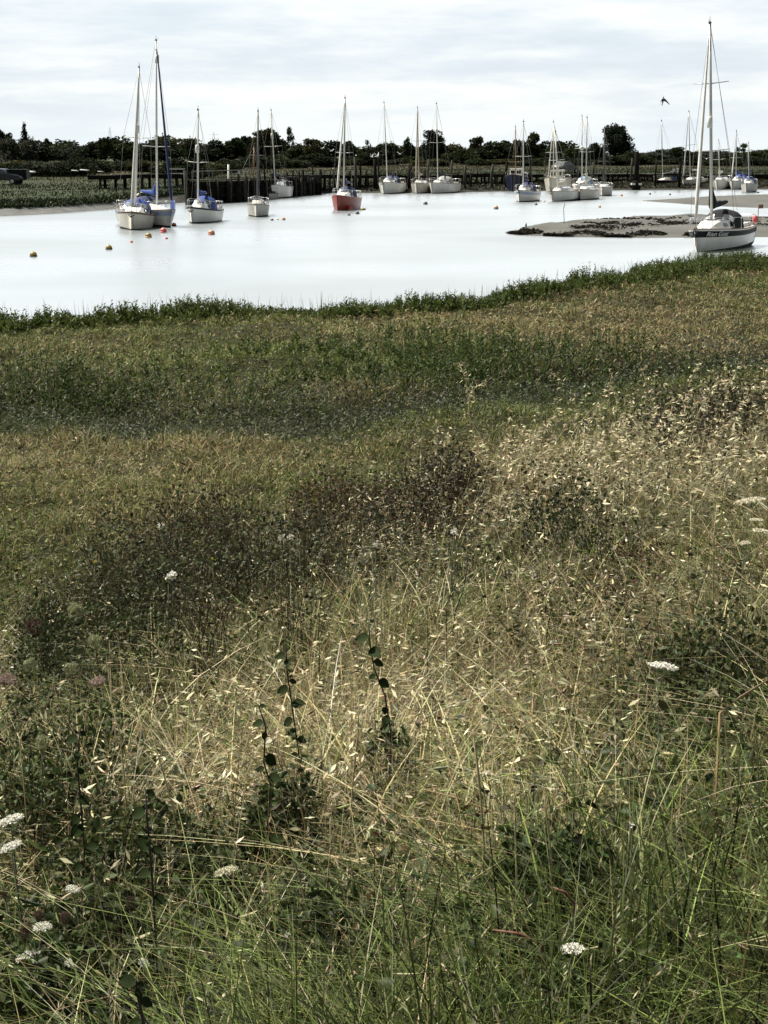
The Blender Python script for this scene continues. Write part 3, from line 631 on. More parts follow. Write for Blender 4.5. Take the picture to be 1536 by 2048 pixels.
yacht(1443, 379, 7.0, 2.3, 1.0, 10, (1432, 280), 1434, 'white yacht with short mast between two tall-masted ones by far bank', mastm=WALU, spr=(.5,), cover=SAIL, windows=1)
yacht(1478, 379, 7.0, 2.3, .90, 15, (1473, 262), 1471, 'white yacht with blue covers and furled foresail by far bank', mastm=ALU, spr=(.45,), cover=BLUE, hood=BLUE, genoa=SAIL, windows=2)
yacht(1498, 385, 5.5, 1.8, .85, 7, (1497, 286), 1498, 'small grey-white bow-on boat with blue cover at frame edge', hull=GREYW, mastm=ALU, spr=(), cover=BLUE, hood=BLUE, windows=1, boomlen=.3)

# ------------------------------------------------------------------ mooring buoys
def buoy(px, py, w, m, label, bottom=None, group='mooring buoys afloat on the creek', flat=False):
    p = at(px, py + 2); r = w / ppm(p) / 2; mb = MB()
    h = r * (.7 if flat else 1.25)
    mb.lathe([(r * .55, -r * .6), (r * .95, -r * .2), (r, .0), (r * .98, h * .30)], (0, 0, 0), 1, 14)
    mb.lathe([(r * .98, h * .30), (r * .90, h * .62), (r * .62, h * .92), (r * .2, h * 1.02)], (0, 0, 0), 0, 14)
    o = mb.build('buoy', [m, bottom or m]); o.location = p; tag(o, label, 'buoy', group)
    if w > 9:
        e = MB(); e.tube([(r * .16 * math.cos(q), 0, h * 1.06 + r * .16 * math.sin(q)) for q in [2 * math.pi * i / 8 for i in range(9)]], r * .05, seg=5); e.build('ring', STEEL, o)
    return o
buoy(67, 511, 15, YELLOW, 'yellow buoy with dark weedy base, the one nearest the left edge', WEED)
buoy(218, 497, 14, YELLOW, 'yellow-topped dark buoy between bow-on cream yacht and left edge', WEED)
buoy(297, 473, 14, YELLOW, 'dull yellow buoy just below the bow-on cream yacht', PEACH)
buoy(327, 463, 14, PINK, 'bright pink buoy under the blue-covered yacht', PINK)
buoy(348, 450, 10, ORANGE, 'orange buoy touching stern of the blue-covered yacht', WEED)
buoy(263, 483, 6, PINK, 'tiny pink float below the bow-on cream yacht')
buoy(333, 476, 6, PINK, 'tiny pink float below the bright pink buoy')
buoy(423, 467, 14, PEACH, 'pale orange buoy below the small blue-striped yacht', ORANGE)
buoy(544, 439, 6, GREYB, 'small dark float right of the grey-white bow-on yacht')
buoy(567, 438, 8, PEACH, 'pale peach float furthest right of grey-white bow-on yacht')
buoy(555, 438, 5, PAINTW, 'tiny white float between dark float and peach float')
buoy(700, 418, 11, PINK, 'pale pink buoy against the red hull', PEACH)
buoy(698, 429, 6, GREYB, 'tiny grey float below the pale pink buoy')
buoy(715, 426, 8, GREYB, 'dark brown float right below the red yacht', WEED)
buoy(726, 418, 11, YELLOW, 'flat olive float just right of the red yacht', WEED, flat=True)
buoy(851, 407, 9, GREYB, 'round dark grey buoy below the close pair of white yachts')
buoy(992, 416, 10, PEACH, 'round brown buoy alone left of the blue-covered small yacht', GREYB)
buoy(1072, 408, 6, GREYB, 'small dark float under the stern of blue-covered small yacht')
buoy(1087, 402, 7, PAINTW, 'white float left of the low white yacht', flat=True)
buoy(1199, 413, 6, PEACH, 'tiny pale float below the bow-on yacht with dark mast foot')
buoy(1243, 390, 6, PEACH, 'tiny pale float right of the bow-on yacht with dark mast foot')
buoy(1340, 388, 5, GREYB, 'tiny dark float below the black-hulled yacht')
buoy(1300, 387, 5, GREYB, 'tiny dark float left below the black-hulled yacht')
buoy(1515, 384, 8, GREYB, 'low grey float right of the small boat at frame edge', flat=True)
# withy stuck in the shallows
p = at(1127, 462); hz = at_y(1127, 405, p.y).z
mb = MB(); mb.tube([(0, 0, -.3), (.02, 0, hz * .4), (-.03, 0, hz * .8), (.04, 0, hz)], [.022, .02, .016, .01], seg=6); mb.tube([(-.03, 0, hz * .8), (.08, 0, hz * .93)], .008, seg=4)
o = mb.build('marker_stake', PALET); o.location = p; tag(o, 'thin bare marker stake standing at the tip of the mud bank', 'stake')

# ------------------------------------------------------------------ timber wharf, jetties and piles on the far bank
def plank_pile(parent, name, p, r, z0, z1, m, lean=(0, 0), seg=7):
    mb = MB(); mb.tube([(p[0], p[1], z0), (p[0] + lean[0], p[1] + lean[1], z1)], [r, r * .9], seg=seg); return mb.build(name, m, parent)
rr = random.Random(5)
wl = [at(*q) for q in ((373, 410), (455, 405.5), (505, 401.5), (560, 395), (640, 389))]
wz = 2.25
org = wl[0].copy()
wharf = empty('timber_wharf', org, 'dark timber wharf of close-set piles along the left far bank', 'wharf')
def along(pts, t):
    ln = [(pts[i+1] - pts[i]).length for i in range(len(pts) - 1)]; d = t * sum(ln)
    for i, l in enumerate(ln):
        if d <= l or i == len(ln) - 1: return pts[i].lerp(pts[i+1], min(1, d / l))
        d -= l
for i in range(58):
    t = min(1, max(0, i / 57 + rr.uniform(-.014, .014))); q = along(wl, t) - org + Vector((0, rr.choice((0, 0, .25, -.2)), 0)); tall = rr.random()
    top = wz + (rr.uniform(-.55, .15) if tall < .75 else rr.uniform(.1, .75)) - .35 * t
    plank_pile(wharf, 'pile', (q.x, q.y, 0), rr.uniform(.08, .21), -1.0, top, TIMBER if rr.random() < .72 else PALET, (rr.uniform(-.16, .16), 0))
for lev in (.75, 1.55):
    mb = MB(); pts = [along(wl, k / 16) - org + Vector((.02, .28, lev - .02 * k)) for k in range(17)]
    for q0, q1 in zip(pts, pts[1:]): mb.tube([q0, q1], .12, seg=4)
    mb.build('waling', TIMBER, wharf)
mb = MB(); pts = [along(wl, k / 16) - org + Vector((0, .55, 0)) for k in range(17)]
rg = [[(q.x, q.y, -.6), (q.x, q.y, wz - .25 - .02 * k), (q.x + .1, q.y + .15, wz - .25 - .02 * k), (q.x + .1, q.y + .15, -.6)] for k, q in enumerate(pts)]
mb.rings(rg, 0, True, True, False); mb.build('plank_wall', TIMBER, wharf)
mb = MB(); rg = [[(q.x, q.y - .3, wz - .24), (q.x, q.y - .3, wz - .12), (q.x + .4, q.y + 3.2, wz - .12), (q.x + .4, q.y + 3.2, wz - .24)] for q in pts[:11]]
mb.rings(rg, 0, True, True, False); mb.build('deck', PALET, wharf)
# rails on the wharf
q0 = along(wl, .02) - org + Vector((0, 1.4, 0)); q1 = along(wl, .42) - org + Vector((0, 1.4, 0))
mb = MB()
for i in range(8):
    q = q0.lerp(q1, i / 7); mb.box((q.x, q.y, wz + .25), (.09, .09, .8))
mb.box(((q0.x + q1.x) / 2, (q0.y + q1.y) / 2, wz + .62), ((q1 - q0).length, .08, .08), 0, Matrix.Rotation(math.atan2(q1.y - q0.y, q1.x - q0.x), 3, 'Z'))
mb.build('hand_rail', mat('grey_rail', (.20, .19, .16), .7), wharf)

def jetty(px0, px1, py, Yoff, label, nposts, z_under, group='timber jetties on the far bank', m=TIMBER, thick=.40):  # deck thickened and piles multiplied to put shade-like darkness underneath
    x0 = at_y(px0, py, 185).x; y0 = float(far_shore(x0)) + Yoff; p0 = at_y(px0, py, y0)
    x1 = at_y(px1, py, 185).x; y1_ = float(far_shore(x1)) + Yoff; p1 = at_y(px1, py, y1_); z = p0.z; p1.z = z
    root = empty('jetty', (p0.x, p0.y, 0), label, 'jetty', group); d = p1 - p0; n = max(2, int(d.length / 3))
    mb = MB(); rot = Matrix.Rotation(math.atan2(d.y, d.x), 3, 'Z')
    for i in range(n):
        c = d * ((i + .5) / n); mb.box((c.x, c.y, z + rr.uniform(-.06, .06)), (d.length / n * 1.02, 1.6, thick + rr.uniform(-.05, .05)), 0, rot)
    mb.build('deck', m, root)
    for i in range(int(nposts * 1.7)):
        c = d * ((i + rr.uniform(.1, .9)) / int(nposts * 1.7)); plank_pile(root, 'pile', (c.x, c.y - .7, 0), rr.uniform(.10, .2), -.4, z + (rr.uniform(-.05, .1) if rr.random() < .7 else rr.uniform(.3, .8)), m if rr.random() < .7 else PALET, (rr.uniform(-.1, .1), 0))
    return root
jetty(190, 374, 355, 30, 'low dark walkway on short posts left of the pile wharf', 7, 0)
jetty(560, 632, 357, 5, 'broken dark jetty between motor sailer and red yacht', 6, 0)
jetty(628, 758, 354, 6, 'timber jetty behind the red yacht', 9, 0)
jetty(755, 850, 354, 6, 'timber jetty behind the tall white yacht', 7, 0)
jetty(850, 1010, 353, 7, 'long timber jetty behind the close pair of white yachts', 10, 0)
jetty(1010, 1200, 352, 8, 'long timber jetty behind the navy workboat', 11, 0)
jetty(1195, 1375, 351, 8, 'timber jetty by the thick black mooring pile', 10, 0)
jetty(1370, 1560, 352, 9, 'low timber jetty behind the yachts at the right edge', 9, 0)
GP = 'old timber piles standing on the far bank'
def pile_at(px, ty, by, wpx, label, m=TIMBER, cap=False, dy=0.0):
    x = at_y(px, by, 180).x; y = float(far_shore(x)) + 2.5 + dy
    x = at_y(px, by, y).x; z1 = at_y(px, ty, y).z; r = wpx / ppm((x, y, 1)) / 2
    o = MB().tube([(0, 0, far_g(x, y) - .5), (rr.uniform(-.06, .06), 0, (z1) * .6), (rr.uniform(-.12, .12), 0, z1)], [r, r * .95, r * .85], seg=8).build('timber_pile', m); o.location = (x, y, 0); tag(o, label, 'pile', GP)
    if cap: MB().box((0, 0, z1 - .1), (r * 5, r * 3.4, .22)).build('cross_head', m, o)
    return o, Vector((x, y, z1))
pl = [(627, 333, 4, TIMBER, 'dark pile between motor sailer and red yacht'), (641, 338, 6, TIMBER, 'thicker dark pile just left of the red yacht'), (529, 319, 4, TIMBER, 'pile with dark cross head left of the motor sailer'),
      (667, 340, 4, PALET, 'pale leaning pile left of the red yacht mast'), (675, 352, 5, TIMBER, 'stub pile under the red yacht boom'), (712, 314, 6, PALET, 'tall pale pile right of the red yacht mast'), (721, 326, 4, TIMBER, 'dark pile paired with tall pale pile'),
      (750, 318, 7, TIMBER, 'tall dark pile left of the tall white yacht'), (757, 328, 4, TIMBER, 'slim dark pile closest to the tall white yacht'), (819, 330, 8, TIMBER, 'thick dark pile left of the off-white yacht'), (826, 345, 5, PALET, 'short pale pile against the off-white yacht'),
      (856, 318, 6, PALET, 'tall pale pile between the close pair of yachts'), (850, 340, 4, TIMBER, 'short dark pile between the close pair of yachts'), (902, 320, 5, PALET, 'pale pile behind the grey sprayhood'), (930, 330, 6, PALET, 'leaning pale pile right of the close pair of yachts'), (941, 346, 5, TIMBER, 'dark pile stub right of leaning pale pile'),
      (984, 328, 6, PALET, 'lone pale pile left of the navy workboat'), (1012, 322, 6, TIMBER, 'dark pile at the bow of the navy workboat'), (1060, 330, 5, TIMBER, 'dark pile right of the navy workboat mast'), (1185, 324, 5, PALET, 'pale square pile right of the white ball mast'),
      (1262, 316, 5, PALET, 'pale pile touching the thick black mooring pile'), (1310, 326, 4, TIMBER, 'slim dark pile left of the black-hulled yacht mast'), (1358, 326, 6, TIMBER, 'dark pile between black-hulled and tall-masted white yacht'), (1400, 318, 5, PALET, 'pale pile right of the tall-masted white yacht'),
      (790, 345, 5, TIMBER, 'short dark pile right of the tall white yacht mast'), (585, 340, 4, TIMBER, 'dark pile right of the motor sailer canopy'), (600, 352, 5, TIMBER, 'dark pile stub in broken jetty')]
tops = {}
for px, ty, w, m, lb in pl: tops[px] = pile_at(px, ty, 375, w, lb, m, cap=(px == 529))[1]
tp_, t2 = pile_at(1272, 303, 380, 10, 'thick black mooring pile with white band right of big round tree', TIMBER, dy=-1.5)
b = MB(); b.box((0, -.05, at_y(1272, 368, t2.y).z), (1.25, .9, .22)); b.build('white_band', PAINTW, tp_)
b = MB(); b.lathe([(.55, -.5), (.55, 1.0), (.3, 1.15)], (0, 0, 0), 0, 10); b.build('pile_collar', TIMBER, tp_)
x = at_y(458, 385, 150).x; yy = float(far_shore(x)) + .6; z1 = at_y(458, 329, yy).z
o = MB().tube([(0, 0, 0), (0, 0, z1)], [.11, .09], seg=8).build('white_post', PAINTW); o.location = (at_y(458, 385, yy).x, yy, 0); tag(o, 'tall white post fixed to the front of the pile wharf', 'post')
SG = 'small white notice boards along the far jetties'
def board(px, py, w, h, label, m=PAINTW):
    x = at_y(px, py, 185).x; y = float(far_shore(x)) + 8.2; q = at_y(px, py, y); k = ppm(q); r = empty('notice_board', (q.x, q.y, far_g(q.x, q.y)), label, 'sign', SG)
    hz_ = q.z - r.location.z; b = MB(); b.box((0, 0, hz_), (w / k, .05, h / k)); b.build('board', m, r); b = MB(); b.box((0, .06, hz_ / 2), (.08, .06, hz_)); b.build('post', PALET, r)
board(608, 348, 7, 8, 'square white board on the broken jetty left of red yacht')
board(706, 348, 4, 8, 'narrow white board right of the red yacht mast')
board(792, 347, 4, 8, 'narrow white board right of the tall white yacht mast')
board(1039, 340, 6, 8, 'white board between the navy workboat masts')
board(1126, 349, 7, 5, 'small white board below the silver car')
board(478, 347, 4, 10, 'narrow white board on the pile wharf')
board(1348, 342, 5, 9, 'left one of two white boards behind the black-hulled yacht')
board(1357, 341, 6, 10, 'right one of two white boards behind the black-hulled yacht')
board(1390, 320 + 20, 16, 4, 'long pale board right of the tall-masted white yacht')
board(1192, 348, 14, 3, 'long thin white board right of the white ball mast')
# white rail / bench left of the wharf
x = at_y(352, 346, 180).x; yy = float(far_shore(x)) + 30; q = at_y(352, 346, yy); k = ppm(q)
r = empty('rail_fence', (q.x, q.y, far_g(q.x, q.y)), 'short white two-bar rail fence left of the pile wharf', 'fence'); hh = at_y(352, 338, yy).z - r.location.z
for zf in (hh, hh - 9 / k): b = MB(); b.box((0, 0, zf), (36 / k, .06, 2.2 / k)); b.build('rail', PAINTW, r)
for xx in (-16, 0, 16): b = MB(); b.box((xx / k, .07, hh / 2), (.12, .1, hh)); b.build('post', PALET, r)

# upturned dinghies on the saltings
def dinghy(px, py, wpx, label, yaw=0.2):
    q = at_y(px, py, float(far_shore(at_y(px, py, 150).x)) + 46); z = far_g(q.x, q.y); k = ppm(q); L = wpx / k; mb = MB(); rg = []
    for i in range(9):
        s = i / 8; w = L * .22 * (.75 + .25 * math.sin(math.pi * min(1, s * 1.4))) * (1 if s < .6 else max(.05, math.cos(math.pi / 2 * (s - .6) / .4) ** .6)); h = L * .15 * (1 - .25 * s)
        rg.append([(L * (s - .5), w * math.cos(t), h * max(0, math.sin(t)) ** .6) for t in [math.pi * j / 10 for j in range(11)]])
    mb.rings(rg, 0, False, False); o = mb.build('dinghy', WHITE); o.location = (q.x, q.y, max(z, q.z - L * .08)); o.rotation_euler = (0, 0.05, yaw); tag(o, label, 'dinghy', 'upturned dinghies on the far saltings')
    k_ = MB(); k_.box((0, 0, L * .14), (L * .8, .05, .06)); k_.build('keel', GREYW, o)
dinghy(60, 343, 24, 'upturned white dinghy by the dark trailer at the left', -.3)
dinghy(41, 341, 12, 'small upturned white dinghy touching the dark trailer', .2)
dinghy(150, 341, 14, 'upturned white dinghy, left one of two near the walkway', .1)
dinghy(169, 340, 18, 'longer upturned white dinghy, right one of two near the walkway', .1)
dinghy(201, 343, 12, 'low upturned white dinghy at the left end of the walkway', .3)

# cars
def car(px, py, wpx, paint, label, yaw, extra=0.0):
    x = at_y(px, py, 200).x; Y = float(far_shore(x)) + 46 + extra; q = at_y(px, py, Y); z = far_g(q.x, q.y) + .02; k = ppm(q); L = 4.3
    r = empty('parked_car', (q.x, q.y, z), label, 'car', 'cars parked on the far bank'); r.rotation_euler = (0, 0, yaw)
    prof = [(-2.1, .35), (-2.12, .75), (-2.0, .98), (-1.75, 1.02), (-1.2, 1.42), (-.6, 1.50), (.2, 1.47), (.75, 1.05), (1.6, .92), (2.05, .75), (2.12, .4)]
    mb = MB(); rg = [[(x_, y_ * (0.85 if z_ < 1.1 else .66), z_) for x_, z_ in prof] for y_ in (-1.0, -.96, .96, 1.0)]
    rg = [[(x_ * (.97 if abs(y_) == 1 else 1), y2, z_) for (x_, y2, z_) in g] for g, y_ in zip(rg, (-1.0, -.96, .96, 1.0))]
    mb.rings(rg, 0, True, True); mb.build('body', paint, r)
    for sg in (1, -1):
        for x0, x1 in ((-1.15, -.35), (-.28, .55)):
            b = MB(); b.v = [Vector((x0, sg * .80, 1.08)), Vector((x1, sg * .80, 1.08)), Vector((x1 - .22 if x1 > 0 else x1, sg * .66, 1.42)), Vector((x0 + (.2 if x0 < -1 else 0), sg * .66, 1.42))]; b.v += [v - Vector((0, sg * .12, 0)) for v in b.v]
            for f in ((0, 1, 2, 3), (0, 4, 5, 1), (1, 5, 6, 2), (2, 6, 7, 3), (3, 7, 4, 0)): b.face(f)
            b.build('window', GLASS, r)
        for xx in (-1.3, 1.3):
            wv = MB(); wv.tube([(xx, sg * .70, .32), (xx, sg * .90, .32)], .32, seg=14); wo = wv.build('wheel', TYRE, r); hv = MB(); hv.tube([(xx, sg * .89, .32), (xx, sg * .915, .32)], .18, seg=10); hv.build('hub_cap', ALU, wo)
        b = MB(); b.box((2.04, sg * .55, .74), (.08, .34, .14)); b.build('headlight', CLEAR, r)
    b = MB(); b.v = [Vector((.26, -.58, 1.44)), Vector((.26, .58, 1.44)), Vector((.76, .70, 1.10)), Vector((.76, -.70, 1.10))]; b.v = [v + Vector((.02, 0, .02)) for v in b.v] + [v + Vector((-.05, 0, -.05)) for v in b.v]
    for f in ((0, 1, 2, 3), (7, 6, 5, 4), (0, 4, 5, 1), (1, 5, 6, 2), (2, 6, 7, 3), (3, 7, 4, 0)): b.face(f)
    b.build('windscreen', GLASS, r)
car(1130, 352, 22, SILVER, 'silver car parked behind the three-legged mast', math.radians(52), -30)
car(6, 338, 40, DCAR, 'dark car with bright windscreen at the left edge', math.radians(-12))
# dark trailer beside the dark car
x = at_y(34, 334, 200).x; Y = float(far_shore(x)) + 46; q = at_y(34, 334, Y); z = far_g(q.x, q.y); r = empty('boat_trailer', (q.x, q.y, z), 'dark box trailer parked beside the dark car at left', 'trailer')
b = MB(); b.box((0, 0, .95), (2.1, 1.5, .85)); b.box((0, 0, 1.40), (2.14, 1.54, .06)); b.box((-1.4, 0, .55), (.9, .08, .08)); b.build('body', BLACKH, r)
for sg in (1, -1): b = MB(); b.tube([(0, sg * .62, .3), (0, sg * .80, .3)], .3, seg=12); b.build('wheel', TYRE, r)

# gulls
def gull(p, s, label, yaw=0, flying=False, body=GULLW, wing=GULLG, up=.35, cat='gull', group=None):
    mb = MB(); n = 9; rg = []
    for i in range(n + 1):
        t = i / n; r = .085 * math.sin(math.pi * min(1, t * .93 + .04)) ** .8 * (1.0 if t < .6 else .85); rg.append([(.42 * (t - .5), r * math.cos(q), .02 * math.sin(t * 3) + r * math.sin(q)) for q in [2 * math.pi * j / 8 for j in range(8)]])
    mb.rings(rg, 0); mb.ball((.22, 0, .05), .055, 0, 8, 6); mb.tube([(.26, 0, .05), (.33, 0, .04)], [.016, .006], 1, seg=5)
    for sg in (1, -1):
        w = []
        for t in np.linspace(0, 1, 6):
            y = sg * (.05 + (.55 if flying else .12) * t); z = (.05 + (up * t if flying else -.02) - (.25 * t * t if flying and up < 0.2 else 0)); c = .20 * (1 - .75 * t) ; x0 = .08 - .16 * t * t - (.0 if flying else .1)
            w.append([(x0 + c * .5, y, z), (x0, y, z + .015), (x0 - c * .6, y, z), (x0, y, z - .01)])
        mb.rings(w, 1)
    mb.tube([(-.16, 0, .0), (-.32, 0, -.01)], [.05, .03], 0, seg=6)
    if not flying:
        for sg in (1, -1): mb.tube([(0, sg * .03, -.06), (0, sg * .03, -.16)], .008, 1, seg=4)
    o = mb.build('gull' if cat == 'gull' else 'bird', [body, wing]); s = s * (.6 if cat == 'gull' else 1); o.location = p; o.scale = (s, s if cat == 'gull' else s * .55, s); o.rotation_euler = (0, 0, yaw) if cat == 'gull' else (0.1, -1.0, -1.4); return tag(o, label, cat, group)
q = at_y(1326, 202, 62); gull(q, .62, 'dark bird flying with drooped wings high left of the tall mast', 1.2, True, GULLG, GULLG, -.12, 'bird')
GG = 'white gulls about the old piles'
t = tops[750]; gull(Vector((t.x + .22, t.y, t.z + .28)), 1.5, 'white gull with raised wings landing on the tall dark pile', -.5, True, GULLW, GULLW, .45, 'gull', GG)
gull(Vector((t.x - .35, t.y - .3, t.z + .22)), 1.2, 'white gull hovering left of the gull landing on a pile', 2.6, True, GULLW, GULLW, .5, 'gull', GG)
for px, py, lb in ((644, 297, 'white gull flying above the broken jetty'), (663, 302, 'white gull flying just left of the red yacht mast'), (800, 308, 'white gull flying right of the tall white yacht mast'), (1413, 318, 'white gull with spread wings left of the nearest mast')):
    gull(at_y(px, py, 172), 1.15, lb, 2.2 + px, True, GULLW, GULLW, .3, 'gull', GG)
for px in (667, 712): t = tops[px]; gull(Vector((t.x, t.y, t.z + .17)), 1.1, 'white gull perched on the %s pile %s the red yacht mast' % (('leaning pale', 'left of') if px == 667 else ('tall pale', 'right of')), px, False, GULLW, GULLG, 0, 'gull', GG)

# ------------------------------------------------------------------ trees and shrubs beyond the far bank
def crown_mesh(name, seed, blobs, nleaf, tint, size=.07, gap=.15):
    """unit crown: about 1 wide (-.5 to .5) and from 0 to 1 high; lumps of leaf-sized faces"""
    g = np.random.default_rng(seed); P = Pile(); tot = sum(b[3] ** 2 for b in blobs)
    for (bx, by, bz, br) in blobs:
        n = int(nleaf * br * br / tot); d = g.normal(size=(n, 3)); d /= np.linalg.norm(d, axis=1)[:, None]
        rad = br * (1 - .45 * g.random(n) ** 1.5) * (1 + .22 * np.sin(d[:, 0] * 5 + seed) * np.cos(d[:, 1] * 4 + bx * 9) + .1 * g.normal(size=n))
        p = np.array([bx, by, bz]) + d * rad[:, None] * np.array([1, 1, .9])
        keep = np.sin(p[:, 0] * 23 + seed) + np.sin(p[:, 1] * 19) + np.sin(p[:, 2] * 26 + seed * 2) > -1.9 + gap * 4; p, d = p[keep], d[keep]; n = len(p)
        c = np.array(tint)[None] * (0.7 + .6 * g.random(1)) * (1 + .25 * g.normal(size=(n, 1))) * (1 + .06 * g.normal(size=(n, 3)))
        P.add(*leaves(p, d + .9 * g.normal(size=(n, 3)), size * g.uniform(.6, 1.4, n), size * g.uniform(.4, .8, n), np.clip(c, .004, .5)))
    return np_mesh(name, np.concatenate(P.V), np.concatenate(P.Q), np.concatenate(P.C), M_CROWN)
def blobset(seed, n, shape='round'):
    g = random.Random(seed); out = []
    for i in range(n):
        if shape == 'round':
            a = g.uniform(0, 6.28); t = g.random(); r = .33 * math.sqrt(g.random()) * (1 - .55 * abs(t - .4)); out.append((r * math.cos(a), r * math.sin(a), .16 + .66 * t, g.uniform(.12, .22) * (1.15 - .45 * t)))
        elif shape == 'cone':
            t = (i + .5) / n; a = g.uniform(0, 6.28); r = .22 * (1 - t); out.append((r * math.cos(a), r * math.sin(a), .10 + .82 * t, .24 * (1 - t) + .05))
        elif shape == 'flat':
            a = g.uniform(0, 6.28); r = .40 * math.sqrt(g.random()); out.append((r * math.cos(a), r * math.sin(a), .12 + .62 * g.random() * (1 - r), g.uniform(.14, .22)))
        elif shape == 'thin':
            t = g.random(); a = g.uniform(0, 6.28); r = .34 * g.random(); out.append((r * math.cos(a), r * math.sin(a), .30 + .62 * t, g.uniform(.07, .13)))
    return out
DK, OL, MG, GY_ = (.019, .027, .012), (.046, .048, .019), (.027, .038, .014), (.042, .049, .034)
CROWNS = {'round': [crown_mesh('crown_round', i, blobset(i, 17), 5200, (DK, MG, DK, OL)[i % 4]) for i in range(4)],
          'flat': [crown_mesh('crown_flat', 10 + i, blobset(10 + i, 16, 'flat'), 4200, (DK, OL, MG, GY_)[i % 4]) for i in range(4)],
          'cone': [crown_mesh('crown_cone', 20 + i, blobset(20 + i, 13, 'cone'), 3000, DK) for i in range(1)],
          'thin': [crown_mesh('crown_thin', 30 + i, blobset(30 + i, 17, 'thin'), 1900, MG, .055, .3) for i in range(1)],
          'big': [crown_mesh('crown_big', 40 + i, blobset(40 + i, 30), 12000, (DK, (.020, .028, .018))[i], .045, .22) for i in range(2)]}
def trunk_mesh(seed):
    g = random.Random(seed); mb = MB(); mb.tube([(0, 0, -.05), (.01, 0, .15), (.0, .01, .42), (.02, 0, .75)], [.035, .028, .02, .006], seg=7)
    for i in range(6):
        a = g.uniform(0, 6.28); z = g.uniform(.15, .45); l = g.uniform(.18, .32); mb.tube([(0, 0, z), (l * .5 * math.cos(a), l * .5 * math.sin(a), z + .14), (l * math.cos(a), l * math.sin(a), z + .32)], [.014, .009, .003], seg=5)
    return mb.mesh('trunk', BARK)
TRUNKS = [trunk_mesh(i) for i in range(3)]
LAND = [(10, 'the dark car'), (60, 'the upturned dinghy by the trailer'), (165, 'the pair of upturned dinghies'), (281, "the bow-on cream yacht's mast"), (313, "the blue-covered yacht's mast"), (396, 'the blue-striped yacht mast'), (458, 'the tall white post'), (516, "the grey bow-on yacht's mast"),
        (542, 'the motor sailer mast'), (627, 'the broken jetty pile'), (688, 'the red yacht mast'), (768, 'the tall white yacht mast'), (834, 'the beige mast'), (874, 'the grey-hooded yacht mast'), (984, 'the lone pale pile'), (1031, 'the navy workboat mast'), (1047, 'the blue-covered small yacht mast'), (1107, 'the three-legged mast'),
        (1168, 'the white ball mast'), (1208, 'the dark-footed mast'), (1272, 'the thick black pile'), (1324, 'the black-hulled yacht mast'), (1372, 'the tall-masted white yacht'), (1422, 'the nearest mast'), (1472, "the furled foresail's mast"), (1540, 'the right frame edge')]
def landmarks(items, fmt):
    """items: list of (px, setter); gives every one a label naming what stands either side of it in the view"""
    gaps = {}
    for px, o in sorted(items, key=lambda t: t[0]):
        i = max([k for k in range(len(LAND)) if LAND[k][0] <= px] or [-1]); gaps.setdefault(i, []).append((px, o))
    for i, lst in gaps.items():
        a = LAND[i][1] if i >= 0 else 'the left frame edge'; b = LAND[i + 1][1] if i + 1 < len(LAND) else 'the right frame edge'
        for j, (px, o) in enumerate(lst):
            if len(lst) == 1: w = f'right of {a}'
            elif j == 0: w = f'just right of {a}'
            elif j == len(lst) - 1: w = f'just left of {b}'
            elif len(lst) == 3: w = f'between {a} and {b}'
            else: w = f'{("second", "third", "fourth", "fifth", "sixth")[j-1]} of {len(lst)} right of {a}'
            o['label'] = fmt(o, w)
TREES = [(3, 258, 34, 'round'), (22, 262, 26, 'round'), (52, 246, 27, 'cone'), (38, 272, 44, 'flat'), (72, 284, 50, 'flat'), (98, 274, 24, 'round'), (128, 280, 54, 'flat'), (160, 285, 46, 'flat'), (186, 286, 40, 'flat'), (211, 271, 34, 'round'), (246, 273, 54, 'flat'), (286, 280, 44, 'flat'), (322, 282, 46, 'flat'), (353, 273, 62, 'flat'), (387, 278, 38, 'round'), (412, 286, 40, 'flat'), (430, 283, 40, 'flat'),
         (468, 272, 46, 'round'), (497, 271, 44, 'round'), (527, 257, 56, 'round'), (553, 265, 44, 'round'), (579, 260, 30, 'thin'), (602, 287, 44, 'flat'), (626, 277, 44, 'round'), (656, 284, 54, 'flat'), (694, 279, 34, 'round'), (724, 293, 54, 'flat'), (737, 283, 15, 'thin'), (764, 289, 46, 'flat'), (790, 287, 40, 'flat'), (815, 275, 38, 'cone'), (836, 288, 40, 'flat'), (869, 256, 56, 'big'), (893, 289, 40, 'flat'), (921, 298, 40, 'flat'),
         (951, 273, 34, 'round'), (984, 286, 50, 'flat'), (1008, 278, 38, 'round'), (1036, 278, 30, 'round'), (1062, 265, 36, 'round'), (1090, 284, 52, 'flat'), (1116, 279, 40, 'round'), (1140, 283, 50, 'flat'), (1168, 290, 46, 'flat'), (1192, 286, 36, 'round'), (1230, 247, 70, 'big'), (1264, 302, 36, 'flat'), (1296, 303, 44, 'flat'), (1330, 300, 40, 'flat'), (1358, 292, 54, 'round'), (1396, 301, 40, 'flat'), (1424, 301, 44, 'flat'), (1452, 303, 50, 'flat'), (1484, 290, 40, 'thin'), (1514, 301, 54, 'flat'), (-40, 275, 60, 'flat'), (-95, 268, 70, 'round'), (1560, 298, 60, 'flat'), (1610, 292, 70, 'flat')]
tr_rng = random.Random(3); tree_items = []
